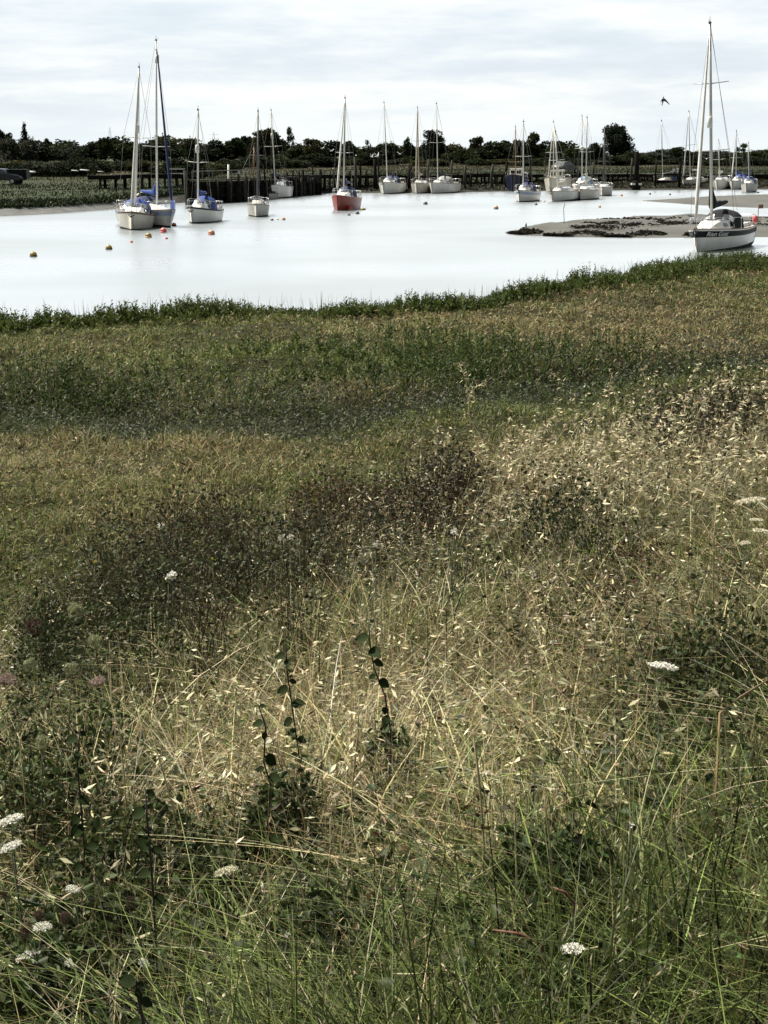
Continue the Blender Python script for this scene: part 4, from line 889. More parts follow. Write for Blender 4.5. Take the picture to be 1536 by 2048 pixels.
for i, (px, ty, w, kind) in enumerate(TREES):
    Y = tr_rng.uniform(262, 300); b = at_y(px, 325, Y); e = Y - float(far_shore(b.x)); z0 = float(far_z(b.x, e)); k = ppm((b.x, Y, z0)); h = at_y(px, ty, Y).z - z0; wd_ = w / k
    if kind == 'flat': wd_ *= 1.6; h *= 1.24
    root = empty('tree', (b.x, Y, z0), 'tree', 'tree', 'trees of the far tree line')
    me = CROWNS[kind][i % len(CROWNS[kind])]; lift = .02 if kind == 'flat' else (.10 if kind in ('round', 'big') else .06)
    c = link('crown', me, root); c.scale = (wd_ * 1.18, wd_ * 1.18, h * (1 - lift) * 1.06); c.location = (0, 0, h * lift); c.rotation_euler = (0, 0, tr_rng.uniform(0, 6.28))
    t = link('trunk', TRUNKS[i % 3], root); t.scale = (h * .9, h * .9, h * .9)
    root['shape'] = kind; root['tall'] = h; tree_items.append((px, root))
ADJ = {'round': 'bushy dark skyline tree', 'flat': 'low spreading tree', 'cone': 'pointed dark tree', 'thin': 'thin feathery tree', 'big': 'big round dark tree'}
landmarks([(p, o) for p, o in tree_items], lambda o, w: ADJ[o['shape']] + ' ' + w)
for _, o in tree_items:
    for k_ in ('shape', 'tall'): del o[k_]
# field shrubs between the tree line and the jetties
sh_rng = random.Random(8); shr = []
for px, ty, w, kk in [(15, 316, 70, 1), (95, 312, 60, 3), (150, 308, 56, 0), (200, 318, 40, 1), (250, 322, 60, 3), (300, 318, 50, 1), (350, 312, 60, 0), (420, 320, 50, 1), (455, 312, 40, 2), (500, 312, 60, 0), (560, 306, 60, 2), (590, 318, 40, 3), (640, 304, 60, 0), (680, 318, 40, 1), (735, 305, 44, 0), (775, 322, 40, 3), (815, 312, 46, 2), (860, 318, 50, 1), (921, 303, 46, 1), (955, 315, 40, 2), (1005, 318, 50, 1), (1080, 318, 44, 1), (1100, 314, 70, 0), (1150, 318, 50, 2), (1225, 312, 60, 0), (1255, 325, 50, 1), (1300, 318, 56, 0), (1345, 318, 60, 0), (1395, 318, 50, 1), (1440, 316, 56, 2), (1490, 318, 60, 1), (1530, 316, 50, 0), (30, 325, 40, 0), (110, 326, 30, 0), (325, 330, 36, 3), (540, 326, 34, 1), (1285, 316, 60, 0), (1318, 310, 60, 0), (1372, 312, 60, 0), (1418, 314, 60, 0), (1462, 316, 60, 0), (1508, 312, 60, 0), (70, 318, 70, 0), (180, 312, 60, 0), (270, 316, 60, 0), (385, 312, 60, 0), (530, 314, 50, 0), (610, 310, 60, 0), (705, 312, 50, 0), (1040, 310, 60, 0), (1060, 322, 50, 0), (1130, 312, 60, 0), (1180, 316, 50, 0)]:
    Y = float(far_shore(at_y(px, 330, 220).x)) + sh_rng.uniform(62, 90); b = at_y(px, 330, Y); z0 = far_g(b.x, Y); k = ppm((b.x, Y, z0)); h = max(1.2, at_y(px, ty - 4, Y).z - z0); wd_ = w / k * 1.3
    root = empty('shrub', (b.x, Y, z0), 's', 'shrub', 'shrubs in the far field')
    c = link('foliage', CROWNS['flat'][kk], root); c.scale = (wd_ * 1.15, wd_ * 1.15, h * 1.1); c.location = (0, 0, -h * .08); c.rotation_euler = (0, 0, sh_rng.uniform(0, 6.28))
    t = link('stem', TRUNKS[0], root); t.scale = (h * .8,) * 3; shr.append((px, root))
landmarks(shr, lambda o, w: 'low scrubby field shrub ' + w)
# faint lattice pylons on the horizon
for px, ty, lb in ((221, 255, 'faint thin mast on the skyline left of the bow-on cream yacht'), (428, 265, 'faint lattice pylon right of the blue-striped yacht mast')):
    Y = 900; b = at_y(px, 300, Y); hz = at_y(px, ty, Y).z; mb = MB(); w = 1.6
    for sx, sy in ((1, 1), (1, -1), (-1, 1), (-1, -1)): mb.tube([(sx * w, sy * w, 2.5), (sx * .2, sy * .2, hz)], .05, seg=4)
    for zf in (.62, .78, .92):
        if px > 300: mb.tube([(-3.2, 0, hz * zf), (3.2, 0, hz * zf)], .05, seg=4)
    for i in range(8): z0, z1_ = hz * i / 8 + 2, hz * (i + 1) / 8; f0 = w * (1 - i / 8 * .88); mb.tube([(-f0, 0, z0), (f0, 0, z1_)], .03, seg=3); mb.tube([(f0, 0, z0), (-f0, 0, z1_)], .03, seg=3)
    o = mb.build('pylon', GREYB); o.location = (b.x, Y, 0); tag(o, lb, 'pylon')

# rough grass on the far saltings
def far_pts(n, e0, e1, x0, x1):
    x = R.uniform(x0, x1, n); e = e0 + (e1 - e0) * R.random(n) ** 1.2; y = far_shore(x) + e
    return np.stack([x, y, far_z(x, e)], -1), e
P = Pile()
p, e = far_pts(90000, 5.0, 80, -75, 85); n = len(p)
ok = (p[:, 0] < -18.5) | (e > 12); p, e = p[ok], e[ok]; n = len(p)
c = far_colour(p[:, 0], e + 3) * (1 + .13 * R.normal(size=(n, 1))); c = np.clip(c, .006, .4)
c *= .8; hh = R.uniform(.08, .24, n) * (1 + .5 * vnoise(p[:, 0], p[:, 1], 5, 50))
P.add(*blades(p, hh, R.uniform(0, 6.28, n), R.uniform(.1, .6, n), R.uniform(.05, .10, n), c, 2))
p, e = far_pts(10000, 4.6, 7.5, -75, -18.5); n = len(p)
P.add(*blades(p, R.uniform(.25, .5, n), R.uniform(0, 6.28, n), R.uniform(.3, 1.1, n), R.uniform(.08, .16, n), shade((.018, .028, .009), n, .3), 2))
tag(P.build('saltmarsh_grass', M_PLANT), 'rough grass covering the far saltings', 'grass', kind='stuff')
P = Pile(); p, e = far_pts(16000, 1.0, 10, -17.5, 85); n = len(p)
P.add(*leaves(p + np.array([0, 0, .05]), R.normal(size=(n, 3)) * np.array([1, 1, .5]), R.uniform(.15, .4, n), R.uniform(.08, .2, n), shade((.026, .027, .015), n, .4)))
tag(P.build('bank_weed', M_PLANT), 'dark weed and moss on the mud under the jetties', 'weed', kind='stuff')

# ------------------------------------------------------------------ the meadow on the sea wall and the near marsh
def wblob(pts):
    out = [(hit(px, py, hv), r, s) for px, py, hv, r, s in pts]
    def f(P):
        v = np.zeros(len(P))
        for c, r, s in out: v += s * np.exp(-((P[:, 0] - c.x) ** 2 + (P[:, 1] - c.y) ** 2) / (r * r))
        return np.clip(v, 0, 1.2)
    return f
LUSH = wblob([(1000, 1950, .4, .45, 1), (1350, 1900, .4, .5, 1), (1480, 1700, .4, .5, 1), (760, 2000, .4, .35, .9), (1450, 2040, .3, .5, 1), (1300, 1650, .5, .35, .5), (60, 1420, .6, .5, .4)])
HERB = wblob([(130, 1900, .4, .45, 1), (330, 1800, .4, .4, 1), (250, 1650, .5, .4, .8), (560, 1620, .5, .45, .8), (620, 1850, .4, .35, .9), (1060, 1760, .4, .22, .9), (1400, 1450, .5, .55, .8), (1000, 1400, .5, .4, .45), (80, 1500, .5, .5, .6), (700, 1750, .4, .4, .6), (1180, 2000, .3, .2, .8), (1490, 1330, .5, .6, .6)])
SCRUB = wblob([(300, 1080, .6, 1.4, 1), (200, 1180, .6, 1.0, .9), (430, 1000, .6, 1.6, .8), (560, 1090, .6, 1.1, .8), (820, 950, .6, 2.2, .55), (900, 1060, .6, 1.2, .5), (1130, 1010, .6, .7, .7), (1240, 1130, .6, .7, .9), (1420, 780, .6, 2.4, .7)])
DOCK = wblob([(640, 960, .6, 1.4, 1), (560, 930, .6, 1.2, .8), (760, 900, .6, 1.4, .6), (1190, 1160, .6, .35, .9), (1240, 1290, .5, .35, 1), (1330, 1270, .5, .3, .7), (330, 1020, .6, .9, .6), (880, 1650, .5, .2, .5), (1330, 760, .6, 1.5, .5)])
TAN = wblob([(740, 1300, .6, .55, 1), (620, 1330, .6, .4, .9), (1100, 1400, .6, .35, .5), (1130, 880, .6, 1.9, 1), (1000, 830, .6, 1.6, .6), (700, 1480, .6, .5, .7), (150, 1480, .6, .5, .5), (1100, 1200, .6, .5, .6), (450, 1380, .6, .5, .7), (840, 1180, .6, .9, .5), (1000, 1560, .5, .5, .6), (330, 1480, .6, .6, .6)])
def bank_points(n, d0, d1, power=1.0, wide=0.30, pad=1.25):
    """n points on the slope, thinning with distance"""
    d = d0 * (d1 / d0) ** (R.random(n) ** power); x = R.uniform(-1, 1, n) * (wide * d + pad); y = d
    t = toe_t(x, y); k = t < 0.3 + 0.5 * vnoise(x, y, 1.2, 12); x, y = x[k], y[k]
    return np.stack([x, y, ground_z(x, y) - .02], -1)
def lw(P, base): return np.maximum(base, .00052 * P[:, 1])
def pick(P, *ws):
    W_ = np.stack([np.broadcast_to(w, len(P)) for w in ws], -1); W_ = W_ / W_.sum(1, keepdims=True); c = W_.cumsum(1); return (R.random(len(P))[:, None] > c).sum(1)
G1, G2, OLIVE, TANC, PALE, BROWN, RUST = (.078, .096, .026), (.036, .052, .014), (.072, .072, .026), (.215, .174, .084), (.52, .465, .295), (.085, .058, .030), (.080, .036, .021)

# tussocks and loose blades of the slope
dry, green = Pile(), Pile()
def species(P):
    lush, herb, scrub, dock, tan = LUSH(P), HERB(P), SCRUB(P), DOCK(P), TAN(P)
    near = np.clip((4.2 - P[:, 1]) / 1.6, 0, 1); patch = vnoise(P[:, 0], P[:, 1], .75, 60) + .8 * vnoise(P[:, 0], P[:, 1], 1.9, 62); fine = vnoise(P[:, 0], P[:, 1], .3, 61)
    w_lush = .10 + 1.5 * lush + .6 * near; w_green = .55 - .35 * patch + .35 * fine + .3 * near; w_olive = .60 + .35 * scrub + .25 * patch - .2 * fine
    w_tan = np.clip(.11 + .75 * tan - .35 * near - .7 * lush - .25 * herb + .45 * patch, .03, 9); w_pale = .42 * w_tan; w_brown = .26 + .6 * dock + .35 * scrub + .2 * tan; w_rust = .015 + 1.1 * dock
    return pick(P, w_lush, np.clip(w_green, .05, 9), w_olive, w_tan, w_pale, w_brown, w_rust), np.clip(1 - .45 * herb - .55 * scrub, .2, 1)
CEN = bank_points(6200, 2.0, 24); csp, cden = species(CEN); chh = R.uniform(.55, 1.35, len(CEN)) * np.clip(.9 + .35 * vnoise(CEN[:, 0], CEN[:, 1], .6, 80), .5, 1.4); clz = R.uniform(0, 6.28, len(CEN))
ci = R.integers(0, len(CEN), 142000); off = R.normal(0, 1, (len(ci), 2)) * (.045 + .004 * CEN[ci, 1])[:, None]
T_ = np.stack([CEN[ci, 0] + off[:, 0], CEN[ci, 1] + off[:, 1]], -1); T_ = np.concatenate([T_, (ground_z(T_[:, 0], T_[:, 1]) - .02)[:, None]], 1)
Fr = bank_points(62000, 2.0, 24); fsp, fden = species(Fr)
P0 = np.concatenate([T_, Fr]); own = R.random(len(T_)) < .2
sp = np.concatenate([np.where(own, species(T_)[0], csp[ci]), fsp]); keepm = R.random(len(P0)) < np.concatenate([cden[ci], fden])
AZ = np.concatenate([np.arctan2(off[:, 1], off[:, 0]) + R.normal(0, .7, len(T_)) * 1.0, R.uniform(0, 6.28, len(Fr))]); AZ[:len(T_)] = np.where(R.random(len(T_)) < .3, clz[ci] + R.normal(0, .3, len(T_)), AZ[:len(T_)])
HM = np.concatenate([chh[ci], R.uniform(.35, .8, len(Fr))])
spec = {0: (G2, .30, .66, .95, .0060), 1: (G1, .24, .56, .85, .0054), 2: (OLIVE, .22, .54, .9, .0046), 3: (TANC, .26, .62, .95, .0042), 4: (PALE, .26, .64, 1.05, .0040), 5: (BROWN, .18, .48, 1.0, .0044), 6: (RUST, .22, .52, .9, .0060)}
for k, (c, h0, h1, bend, w) in spec.items():
    m_ = (sp == k) & keepm; p = P0[m_]; n = len(p)
    if not n: continue
    col = shade(c, n, .55, .07); tip = np.clip(col * (np.array([1.9, 1.7, 1.7]) if k < 2 else np.array([1.5, 1.42, 1.35])), 0, .8); b = np.abs(R.normal(bend, .55, n))  # lighter tips paint highlights into the blade colour
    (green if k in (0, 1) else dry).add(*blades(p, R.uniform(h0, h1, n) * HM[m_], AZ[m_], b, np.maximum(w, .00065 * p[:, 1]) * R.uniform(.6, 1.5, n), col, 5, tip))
# broad arching blades, green in the damp ground and straw on the dry
p = bank_points(11000, 2.1, 9); n = len(p); f = LUSH(p); g_ = R.random(n) < .35 + .6 * f + .25 * np.clip((4 - p[:, 1]) / 1.5, 0, 1) - .4 * TAN(p); k = R.random(n) < .75 - .35 * HERB(p) - .5 * SCRUB(p)
for m_, pile_, c, tipf in ((g_ & k, green, (.080, .105, .030), 1.8), (~g_ & k, dry, (.25, .205, .11), 1.7)):
    q = p[m_]; m = len(q); col = shade(c, m, .6, .07); pile_.add(*blades(q, R.uniform(.35, .72, m), R.uniform(0, 6.28, m), np.abs(R.normal(1.15, .55, m)), lw(q, .0075) * R.uniform(.7, 1.4, m), col, 7, np.clip(col * tipf, 0, .6)))  # tips raised in colour as painted highlights
# short broad leaves of couch and cocksfoot
p = bank_points(28000, 2.3, 12); n = len(p); f = TAN(p); k = R.random(n) < .8 - .5 * SCRUB(p) - .3 * HERB(p) + .2 * f; p = p[k]; n = len(p); ch = R.random(n) < np.clip(.74 - .45 * TAN(p) + .25 * LUSH(p) + .25 * vnoise(p[:, 0], p[:, 1], .5, 91), .1, .95)
for m_, pile_, c, tf in ((ch, green, (.088, .112, .034), 1.75), (~ch, dry, (.225, .185, .092), 1.7)):
    q = p[m_]; m = len(q); col = shade(c, m, .6, .08); pile_.add(*blades(q, R.uniform(.22, .56, m), R.uniform(0, 6.28, m), np.abs(R.normal(.95, .5, m)), np.maximum(.0085, .0011 * q[:, 1]) * R.uniform(.6, 1.4, m), col, 5, np.clip(col * tf, 0, .7)))  # highlight put into the tip colour of these leaves too
# thatch: flattened straw lying low between the stems
p = bank_points(26000, 2.0, 20); n = len(p); p[:, 2] += R.uniform(.02, .24, n)
D = R.normal(size=(n, 3)) * np.array([1, 1, .30]); c = np.where((R.random(n) < .5 + .5 * TAN(p))[:, None], shade((.13, .105, .06), n, .4), shade((.032, .030, .016), n, .4))
dry.add(*diamonds(p, D, R.uniform(.08, .26, n), lw(p, .0028) * 1.3, c))
tag(dry.build('dry_grass', M_STRAW), 'dry straw-coloured grass matted over the sea wall slope', 'grass', kind='stuff')
tag(green.build('green_grass', M_PLANT), 'fresh green grass with long arching blades at the foot of the view', 'grass', kind='stuff')

# stalks with loose pale spikelets
seed = Pile()
p = bank_points(20000, 2.3, 24, .85); tw = TAN(p); k = R.random(len(p)) < .26 + .75 * tw - .55 * LUSH(p) - .3 * HERB(p) - .2 * np.clip((3.6 - p[:, 1]) / 1.2, 0, 1) + .15 * SCRUB(p); p = p[k]; n = len(p)
h = R.uniform(.32, .78, n); az = R.normal(.1, 1.4, n); b = np.abs(R.normal(.85, .55, n)); col = shade((.30, .255, .15), n, .25)
seed.add(*blades(p, h, az, b, lw(p, .0032), col, 5))
for j in range(6):
    t = R.uniform(.55, 1.0, n); q = blade_point(p, h, az, b, t); s_ = R.random(n) < .8; m = int(s_.sum())
    D = np.stack([np.cos(az[s_]) * .9 + R.normal(0, .4, m) + .35, np.sin(az[s_]) * .8 + R.normal(0, .4, m), R.normal(-.1, .4, m)], -1)
    l = R.uniform(.020, .050, m); pale = np.clip(shade(PALE, m, .42, .06), 0, .85)
    seed.add(*diamonds(q[s_], D, l * np.maximum(1, q[s_][:, 1] / 9), np.maximum(l * .27, .0009 * q[s_][:, 1]), pale))
# tall seeding grass on the crest
tl = np.concatenate([np.array([[c.x + a, c.y + b_]]) for c, a, b_ in [(hit(px, py, .8), R.normal(0, .5), R.normal(0, .5)) for px, py in zip(R.uniform(930, 1560, 420), R.uniform(700, 900, 420))]]); tl = tl[toe_t(tl[:, 0], tl[:, 1]) < .2]
p = np.stack([tl[:, 0], tl[:, 1], ground_z(tl[:, 0], tl[:, 1])], -1); n = len(p); h = R.uniform(.6, 1.15, n); az = R.normal(.2, 1.2, n); b = np.abs(R.normal(.4, .25, n)); seed.add(*blades(p, h, az, b, lw(p, .0034), shade((.33, .28, .16), n, .2), 5))
for j in range(14):
    t = R.uniform(.5, 1.0, n); q = blade_point(p, h, az, b, t) + R.normal(0, .015, (n, 3)); D = np.stack([np.cos(az) + R.normal(0, .5, n), R.normal(0, .5, n), R.normal(0, .5, n)], -1); l = R.uniform(.025, .05, n) * 1.4; seed.add(*diamonds(q, D, l, np.maximum(l * .28, .0011 * p[:, 1]), np.clip(shade(PALE, n, .22, .05), 0, .8)))
# long bare straws leaning every way
p = bank_points(1500, 2.2, 11); k = R.random(len(p)) < .45 + .4 * TAN(p) - .25 * SCRUB(p); p = p[k]; n = len(p); seed.add(*blades(p, R.uniform(.45, .85, n), R.uniform(0, 6.28, n), np.abs(R.normal(.9, .5, n)), lw(p, .0046), shade((.32, .27, .15), n, .25), 6, shade((.50, .43, .26), n, .2)))
# short leafy straw flakes: broken, bleached grass leaves caught in the sward
p = bank_points(4000, 2.3, 14, .9); k = R.random(len(p)) < .25 + .6 * TAN(p) - .2 * SCRUB(p); p = p[k]; n = len(p); p[:, 2] += R.uniform(.16, .50, n); D = np.stack([R.normal(.5, .8, n), R.normal(0, .6, n), R.normal(.15, .4, n)], -1)
l = R.uniform(.03, .075, n); seed.add(*leaves(p, D, l, np.maximum(l * .15, .0010 * p[:, 1]), np.clip(np.where((R.random(n) < .6)[:, None], shade((.46, .41, .25), n, .25, .06), shade((.20, .23, .09), n, .25, .06)), 0, .8)))
# narrow couch-grass spikes
p = bank_points(1100, 2.3, 14); n = len(p); h = R.uniform(.45, .75, n); az = R.uniform(0, 6.28, n); b = np.abs(R.normal(.3, .2, n)); seed.add(*blades(p, h, az, b, lw(p, .0018), shade((.36, .30, .16), n, .2), 5))
for j in range(12):
    q = blade_point(p, h, az, b, np.full(n, .72 + .025 * j)); D = np.stack([R.normal(0, .5, n) + np.cos(az) * b, R.normal(0, .5, n), np.full(n, 1.0)], -1); seed.add(*diamonds(q, D, np.full(n, .018), np.maximum(.0042, .0005 * p[:, 1]), shade((.36, .325, .21), n, .2)))
tag(seed.build('seeding_grass', M_STRAW), 'tall straw stalks hung with pale spikelets over the slope', 'grass', kind='stuff')

# leafy undergrowth: bramble, nettle and clover leaves
und = Pile()
def herbs(n, d0, d1, field, col, hmax, l0, l1, thr, stems=True):
    p = bank_points(n, d0, d1); f = field(p); k = R.random(len(p)) < thr + f; p = p[k]; n = len(p)
    if not n: return
    hh = R.uniform(.15, hmax, n); az = R.uniform(0, 6.28, n); b = np.abs(R.normal(.3, .25, n))
    if stems: und.add(*blades(p, hh, az, b, lw(p, .003), shade((.040, .038, .020), n, .3), 4))
    for j in range(9):
        t = R.uniform(.25, 1.0, n); q = blade_point(p, hh, az, b, t) + R.normal(0, .02, (n, 3)); D = R.normal(size=(n, 3)) * np.array([1, 1, .5]) + np.array([0, 0, .1])
        l = R.uniform(l0, l1, n) * np.maximum(1, p[:, 1] / 9); und.add(*leaves(q, D, l, l * R.uniform(.45, .75, n), shade(col, n, .3, .09)))
herbs(4500, 2.0, 8, HERB, (.036, .050, .016), .52, .020, .050, .08)
herbs(3500, 2.0, 7, HERB, (.070, .088, .030), .50, .018, .040, .06)
herbs(7000, 5.0, 24, SCRUB, (.048, .052, .023), .78, .016, .034, .03)
herbs(5000, 5.0, 24, SCRUB, (.062, .066, .040), .82, .014, .030, .02)
herbs(7000, 3.0, 22, DOCK, (.095, .058, .030), .82, .014, .028, .0)
herbs(6000, 3.0, 14, lambda P: np.clip(.25 + .6 * vnoise(P[:, 0], P[:, 1], .7, 90), 0, 1), (.040, .048, .018), .36, .014, .034, -.25)
def bush(c, r, h, n, col, l0, l1):
    a = R.uniform(0, 6.28, n); u = np.sqrt(R.random(n)); t = R.random(n) ** .6; rad = r * u * (.45 + .75 * np.sin(np.clip(t, .05, 1) * 2.4)); q = np.stack([c[0] + rad * np.cos(a), c[1] + rad * np.sin(a), c[2] + h * t * (1 - .35 * u * u)], -1) + .10 * r * R.normal(size=(n, 3))
    lump = np.sin(q[:, 0] * 15 / (r + .2) * .3 + c[0] * 9) + np.sin(q[:, 1] * 13 + c[1] * 5) + np.sin(q[:, 2] * 21); q = q[lump > -.9]; m = len(q); l = R.uniform(l0, l1, m) * max(1, c[1] / 9)
    und.add(*leaves(q, R.normal(size=(m, 3)) + np.array([0, -.2, .35]), l, l * R.uniform(.45, .75, m), shade(col, m, .34, .08)))
    k = 26; b0 = np.repeat(np.array([c]), k, 0) + R.normal(0, .25 * r, (k, 3)) * np.array([1, 1, 0]); und.add(*blades(b0, h * R.uniform(.7, 1.25, k), R.uniform(0, 6.28, k), np.abs(R.normal(.35, .2, k)), np.maximum(.005, .0006 * b0[:, 1]), shade((.035, .028, .018), k, .3), 5))
for px, py, sx, sy, cnt, r, h, n, col, l0, l1 in ((300, 1100, 190, 75, 28, .27, .90, 360, (.062, .068, .030), .016, .036), (330, 1020, 120, 26, 9, .30, .95, 420, (.066, .048, .028), .014, .032), (520, 1060, 160, 60, 14, .28, .78, 300, (.064, .062, .030), .016, .034), (660, 950, 110, 40, 8, .32, .80, 380, (.085, .058, .032), .015, .030), (850, 930, 160, 60, 12, .32, .72, 350, (.045, .040, .022), .015, .030), (1130, 1020, 70, 40, 4, .26, .65, 350, (.030, .040, .014), .016, .034), (1400, 800, 150, 60, 12, .38, .74, 320, (.048, .044, .026), .016, .030), (1240, 1170, 90, 40, 7, .22, .35, 450, (.060, .030, .018), .014, .030),
      (150, 1290, 140, 60, 10, .20, .66, 700, (.038, .050, .018), .014, .034), (150, 1600, 120, 120, 8, .15, .54, 600, (.046, .064, .020), .016, .036), (330, 1720, 160, 110, 9, .15, .46, 600, (.050, .066, .022), .016, .038), (580, 1600, 45, 110, 5, .08, .58, 150, (.026, .042, .014), .018, .040), (760, 1480, 30, 80, 3, .07, .52, 120, (.028, .044, .014), .018, .040), (130, 1900, 130, 80, 10, .14, .44, 700, (.046, .062, .021), .016, .038), (620, 1830, 100, 90, 8, .13, .42, 600, (.036, .052, .016), .016, .036), (1070, 1770, 70, 50, 5, .12, .40, 600, (.030, .050, .014), .018, .040), (1430, 1430, 100, 90, 9, .20, .52, 500, (.044, .060, .020), .016, .036), (1480, 1300, 60, 60, 5, .22, .56, 450, (.048, .060, .023), .016, .034), (1180, 1980, 60, 50, 3, .12, .32, 600, (.030, .046, .014), .016, .034), (60, 1440, 60, 60, 5, .18, .6, 600, (.050, .062, .022), .014, .034)):
    for _ in range(cnt):
        c = hit(px + R.normal(0, sx * .6), py + R.normal(0, sy * .6), h * .75)
        if toe_t(c.x, c.y) < .4: bush((c.x, c.y, gz(c.x, c.y)), r * R.uniform(.7, 1.3), h * R.uniform(.7, 1.2), n, col, l0, l1)
tag(und.build('leafy_undergrowth', M_PLANT), 'dark leafy undergrowth and scrub between the grasses', 'undergrowth', kind='stuff')
# whitish flecks: old seed fluff and small daisy heads in the scrub
fl = Pile(); p = bank_points(9000, 5.5, 24); k = R.random(len(p)) < .03 + .28 * SCRUB(p); p = p[k]; n = len(p); p[:, 2] += R.uniform(.35, .78, n)
for j in range(3):
    l = R.uniform(.008, .019, n) * np.maximum(1, p[:, 1] / 9); fl.add(*leaves(p + R.normal(0, .006, (n, 3)), R.normal(size=(n, 3)), l, l * .7, np.clip(shade((.46, .44, .34), n, .25, .05), 0, .8)))
tag(fl.build('seed_fluff', M_STRAW), 'small pale seed heads scattered through the dark scrub', 'seed heads', kind='stuff')

# ---- marsh beyond the wall
def eblob(pts):
    out = []
    for px, py, rx, ry in pts:
        c = at(px, py, .9); a = at(px + rx, py, .9); b = at(px, py - ry, .9); out.append((c.x, c.y, abs(a.x - c.x), abs(b.y - c.y)))
    return lambda P: np.clip(sum(np.exp(-((P[:, 0] - c[0]) / c[2]) ** 2 - ((P[:, 1] - c[1]) / c[3]) ** 2) for c in out), 0, 1.2)
MGREEN = eblob([(450, 710, 280, 40), (250, 650, 200, 18), (1050, 720, 300, 40), (600, 690, 200, 40)])
MTAN = eblob([(1100, 640, 260, 28), (1400, 620, 250, 30), (800, 625, 160, 12), (180, 690, 180, 12), (650, 665, 160, 10), (150, 930, 260, 45), (430, 920, 220, 30), (720, 765, 110, 12), (60, 880, 150, 20), (1350, 680, 260, 25), (300, 1000, 200, 40)])
MDARK = eblob([(70, 790, 110, 50), (950, 730, 260, 35), (350, 770, 300, 14), (1150, 760, 200, 30), (1250, 600, 250, 8), (550, 775, 120, 14)])
marsh, fringe, purs = Pile(), Pile(), Pile()
n = 470000; d = 8.5 * (56 / 8.5) ** R.random(n); x = R.uniform(-1, 1, n) * (.29 * d + 3); t = toe_t(x, d); s = d - shore_y(x); k = (t > -.6) & (s < -.3); x, d, t, s = x[k], d[k], t[k], s[k]
p = np.stack([x, d, ground_z(x, d) - .02], -1); n = len(p)
gully = gully_at(x, d) ** .7; mgreen, mtan, mdark = MGREEN(p), MTAN(p), MDARK(p)
band = np.clip((t - 7) / 6, 0, 1) * (vnoise(x, d, 5, 63) * .5 + .25); v1 = vnoise(x * .45, d, 2.6, 64); v2 = vnoise(x, d, 1.1, 65); rightside = np.clip((x + 2) / 8, 0, 1); edge = np.clip((s + 10) / 7, 0, 1)
w_g = np.clip(.72 + .8 * v1 + .5 * v2 + 1.3 * mgreen + .4 * edge * (1 - rightside), .06, 9); w_t = np.clip(.38 - .45 * v1 + .4 * v2 - .5 * gully + 2.2 * mtan, .05, 9); w_b = np.clip(.25 + .5 * rightside * np.clip(t / 12, 0, 1) - .3 * v1 + .5 * mtan, .04, 9); w_grey = 2.0 * gully; w_d = .22 + .6 * gully + 1.0 * mdark + .2 * band
sp = pick(p, w_g, w_t, w_b, w_grey, w_d)
for kk, (c, h0, h1, w) in {0: ((.130, .152, .046), .09, .24, .9), 1: ((.285, .240, .125), .07, .22, .9), 2: ((.160, .122, .062), .07, .22, .85), 3: ((.085, .092, .056), .12, .30, 1.0), 4: ((.062, .080, .026), .12, .36, .9)}.items():
    q = p[sp == kk]; m = len(q); col = shade(c, m, .30, .07); hv = R.uniform(h0, h1, m) * np.clip(.8 + .4 * vnoise(q[:, 0], q[:, 1], 1.3, 66) + .6 * vnoise(q[:, 0], q[:, 1], .45, 67), .5, 1.9); lf = R.random(m) < .2; g_ = ~lf
    pile_ = purs if kk == 3 else marsh
    pile_.add(*blades(q[g_], hv[g_], R.uniform(0, 6.28, int(g_.sum())), np.abs(R.normal(.8, .55, int(g_.sum()))), np.maximum(.005, .00072 * q[g_][:, 1]) * w * R.uniform(.7, 1.6, int(g_.sum())), col[g_], 3, np.clip(col[g_] * 1.3, 0, .6)))
    ql = q[lf] + np.stack([R.normal(0, .03, int(lf.sum())), R.normal(0, .03, int(lf.sum())), hv[lf] * R.uniform(.2, .95, int(lf.sum()))], -1); l = R.uniform(.03, .07, len(ql)) * np.maximum(1, ql[:, 1] / 22); pile_.add(*leaves(ql, R.normal(size=ql.shape) * np.array([1, 1, .6]), l, l * R.uniform(.3, .6, len(ql)), col[lf]))
tag(marsh.build('marsh_grass', M_PLANT), 'brown and green marsh grass between the sea wall and the creek', 'grass', kind='stuff')
q = p[(sp == 3)]; q = q[R.random(len(q)) < .5]; m = len(q)
for j in range(2):
    l = R.uniform(.03, .06, m) * np.maximum(1, q[:, 1] / 18); purs.add(*leaves(q + np.stack([R.normal(0, .05, m), R.normal(0, .05, m), R.uniform(.1, .4, m)], -1), R.normal(size=(m, 3)), l, l * .5, shade((.085, .092, .058), m, .25)))
tag(purs.build('sea_purslane', M_PLANT), 'grey-green purslane filling the dark gully below the sea wall', 'ground cover', kind='stuff')
# upright leafy plants along the water's edge and dark stands in the marsh
def stands(p, h0, h1, col, lfac):
    m = len(p); h = R.uniform(h0, h1, m) * np.clip(.9 + .35 * vnoise(p[:, 0], p[:, 1], .7, 71) + .3 * vnoise(p[:, 0], p[:, 1], 2.5, 72), .35, 1.6); az = R.uniform(0, 6.28, m); b = np.abs(R.normal(.06, .08, m))
    fringe.add(*blades(p, h * 1.08, az, b, np.maximum(.008, .0005 * p[:, 1]), shade(col, m, .25), 3))
    for j in range(11):
        t = np.full(m, .18 + .078 * j) + R.normal(0, .02, m); q = blade_point(p, h, az, b, t); a2 = R.uniform(0, 6.28, m); D = np.stack([np.cos(a2), np.sin(a2), R.uniform(.3, 1.4, m)], -1); l = R.uniform(.10, .17, m) * (1.15 - .75 * t) * lfac
        fringe.add(*leaves(q, D, l, l * .36, shade(col, m, .3, .08)))
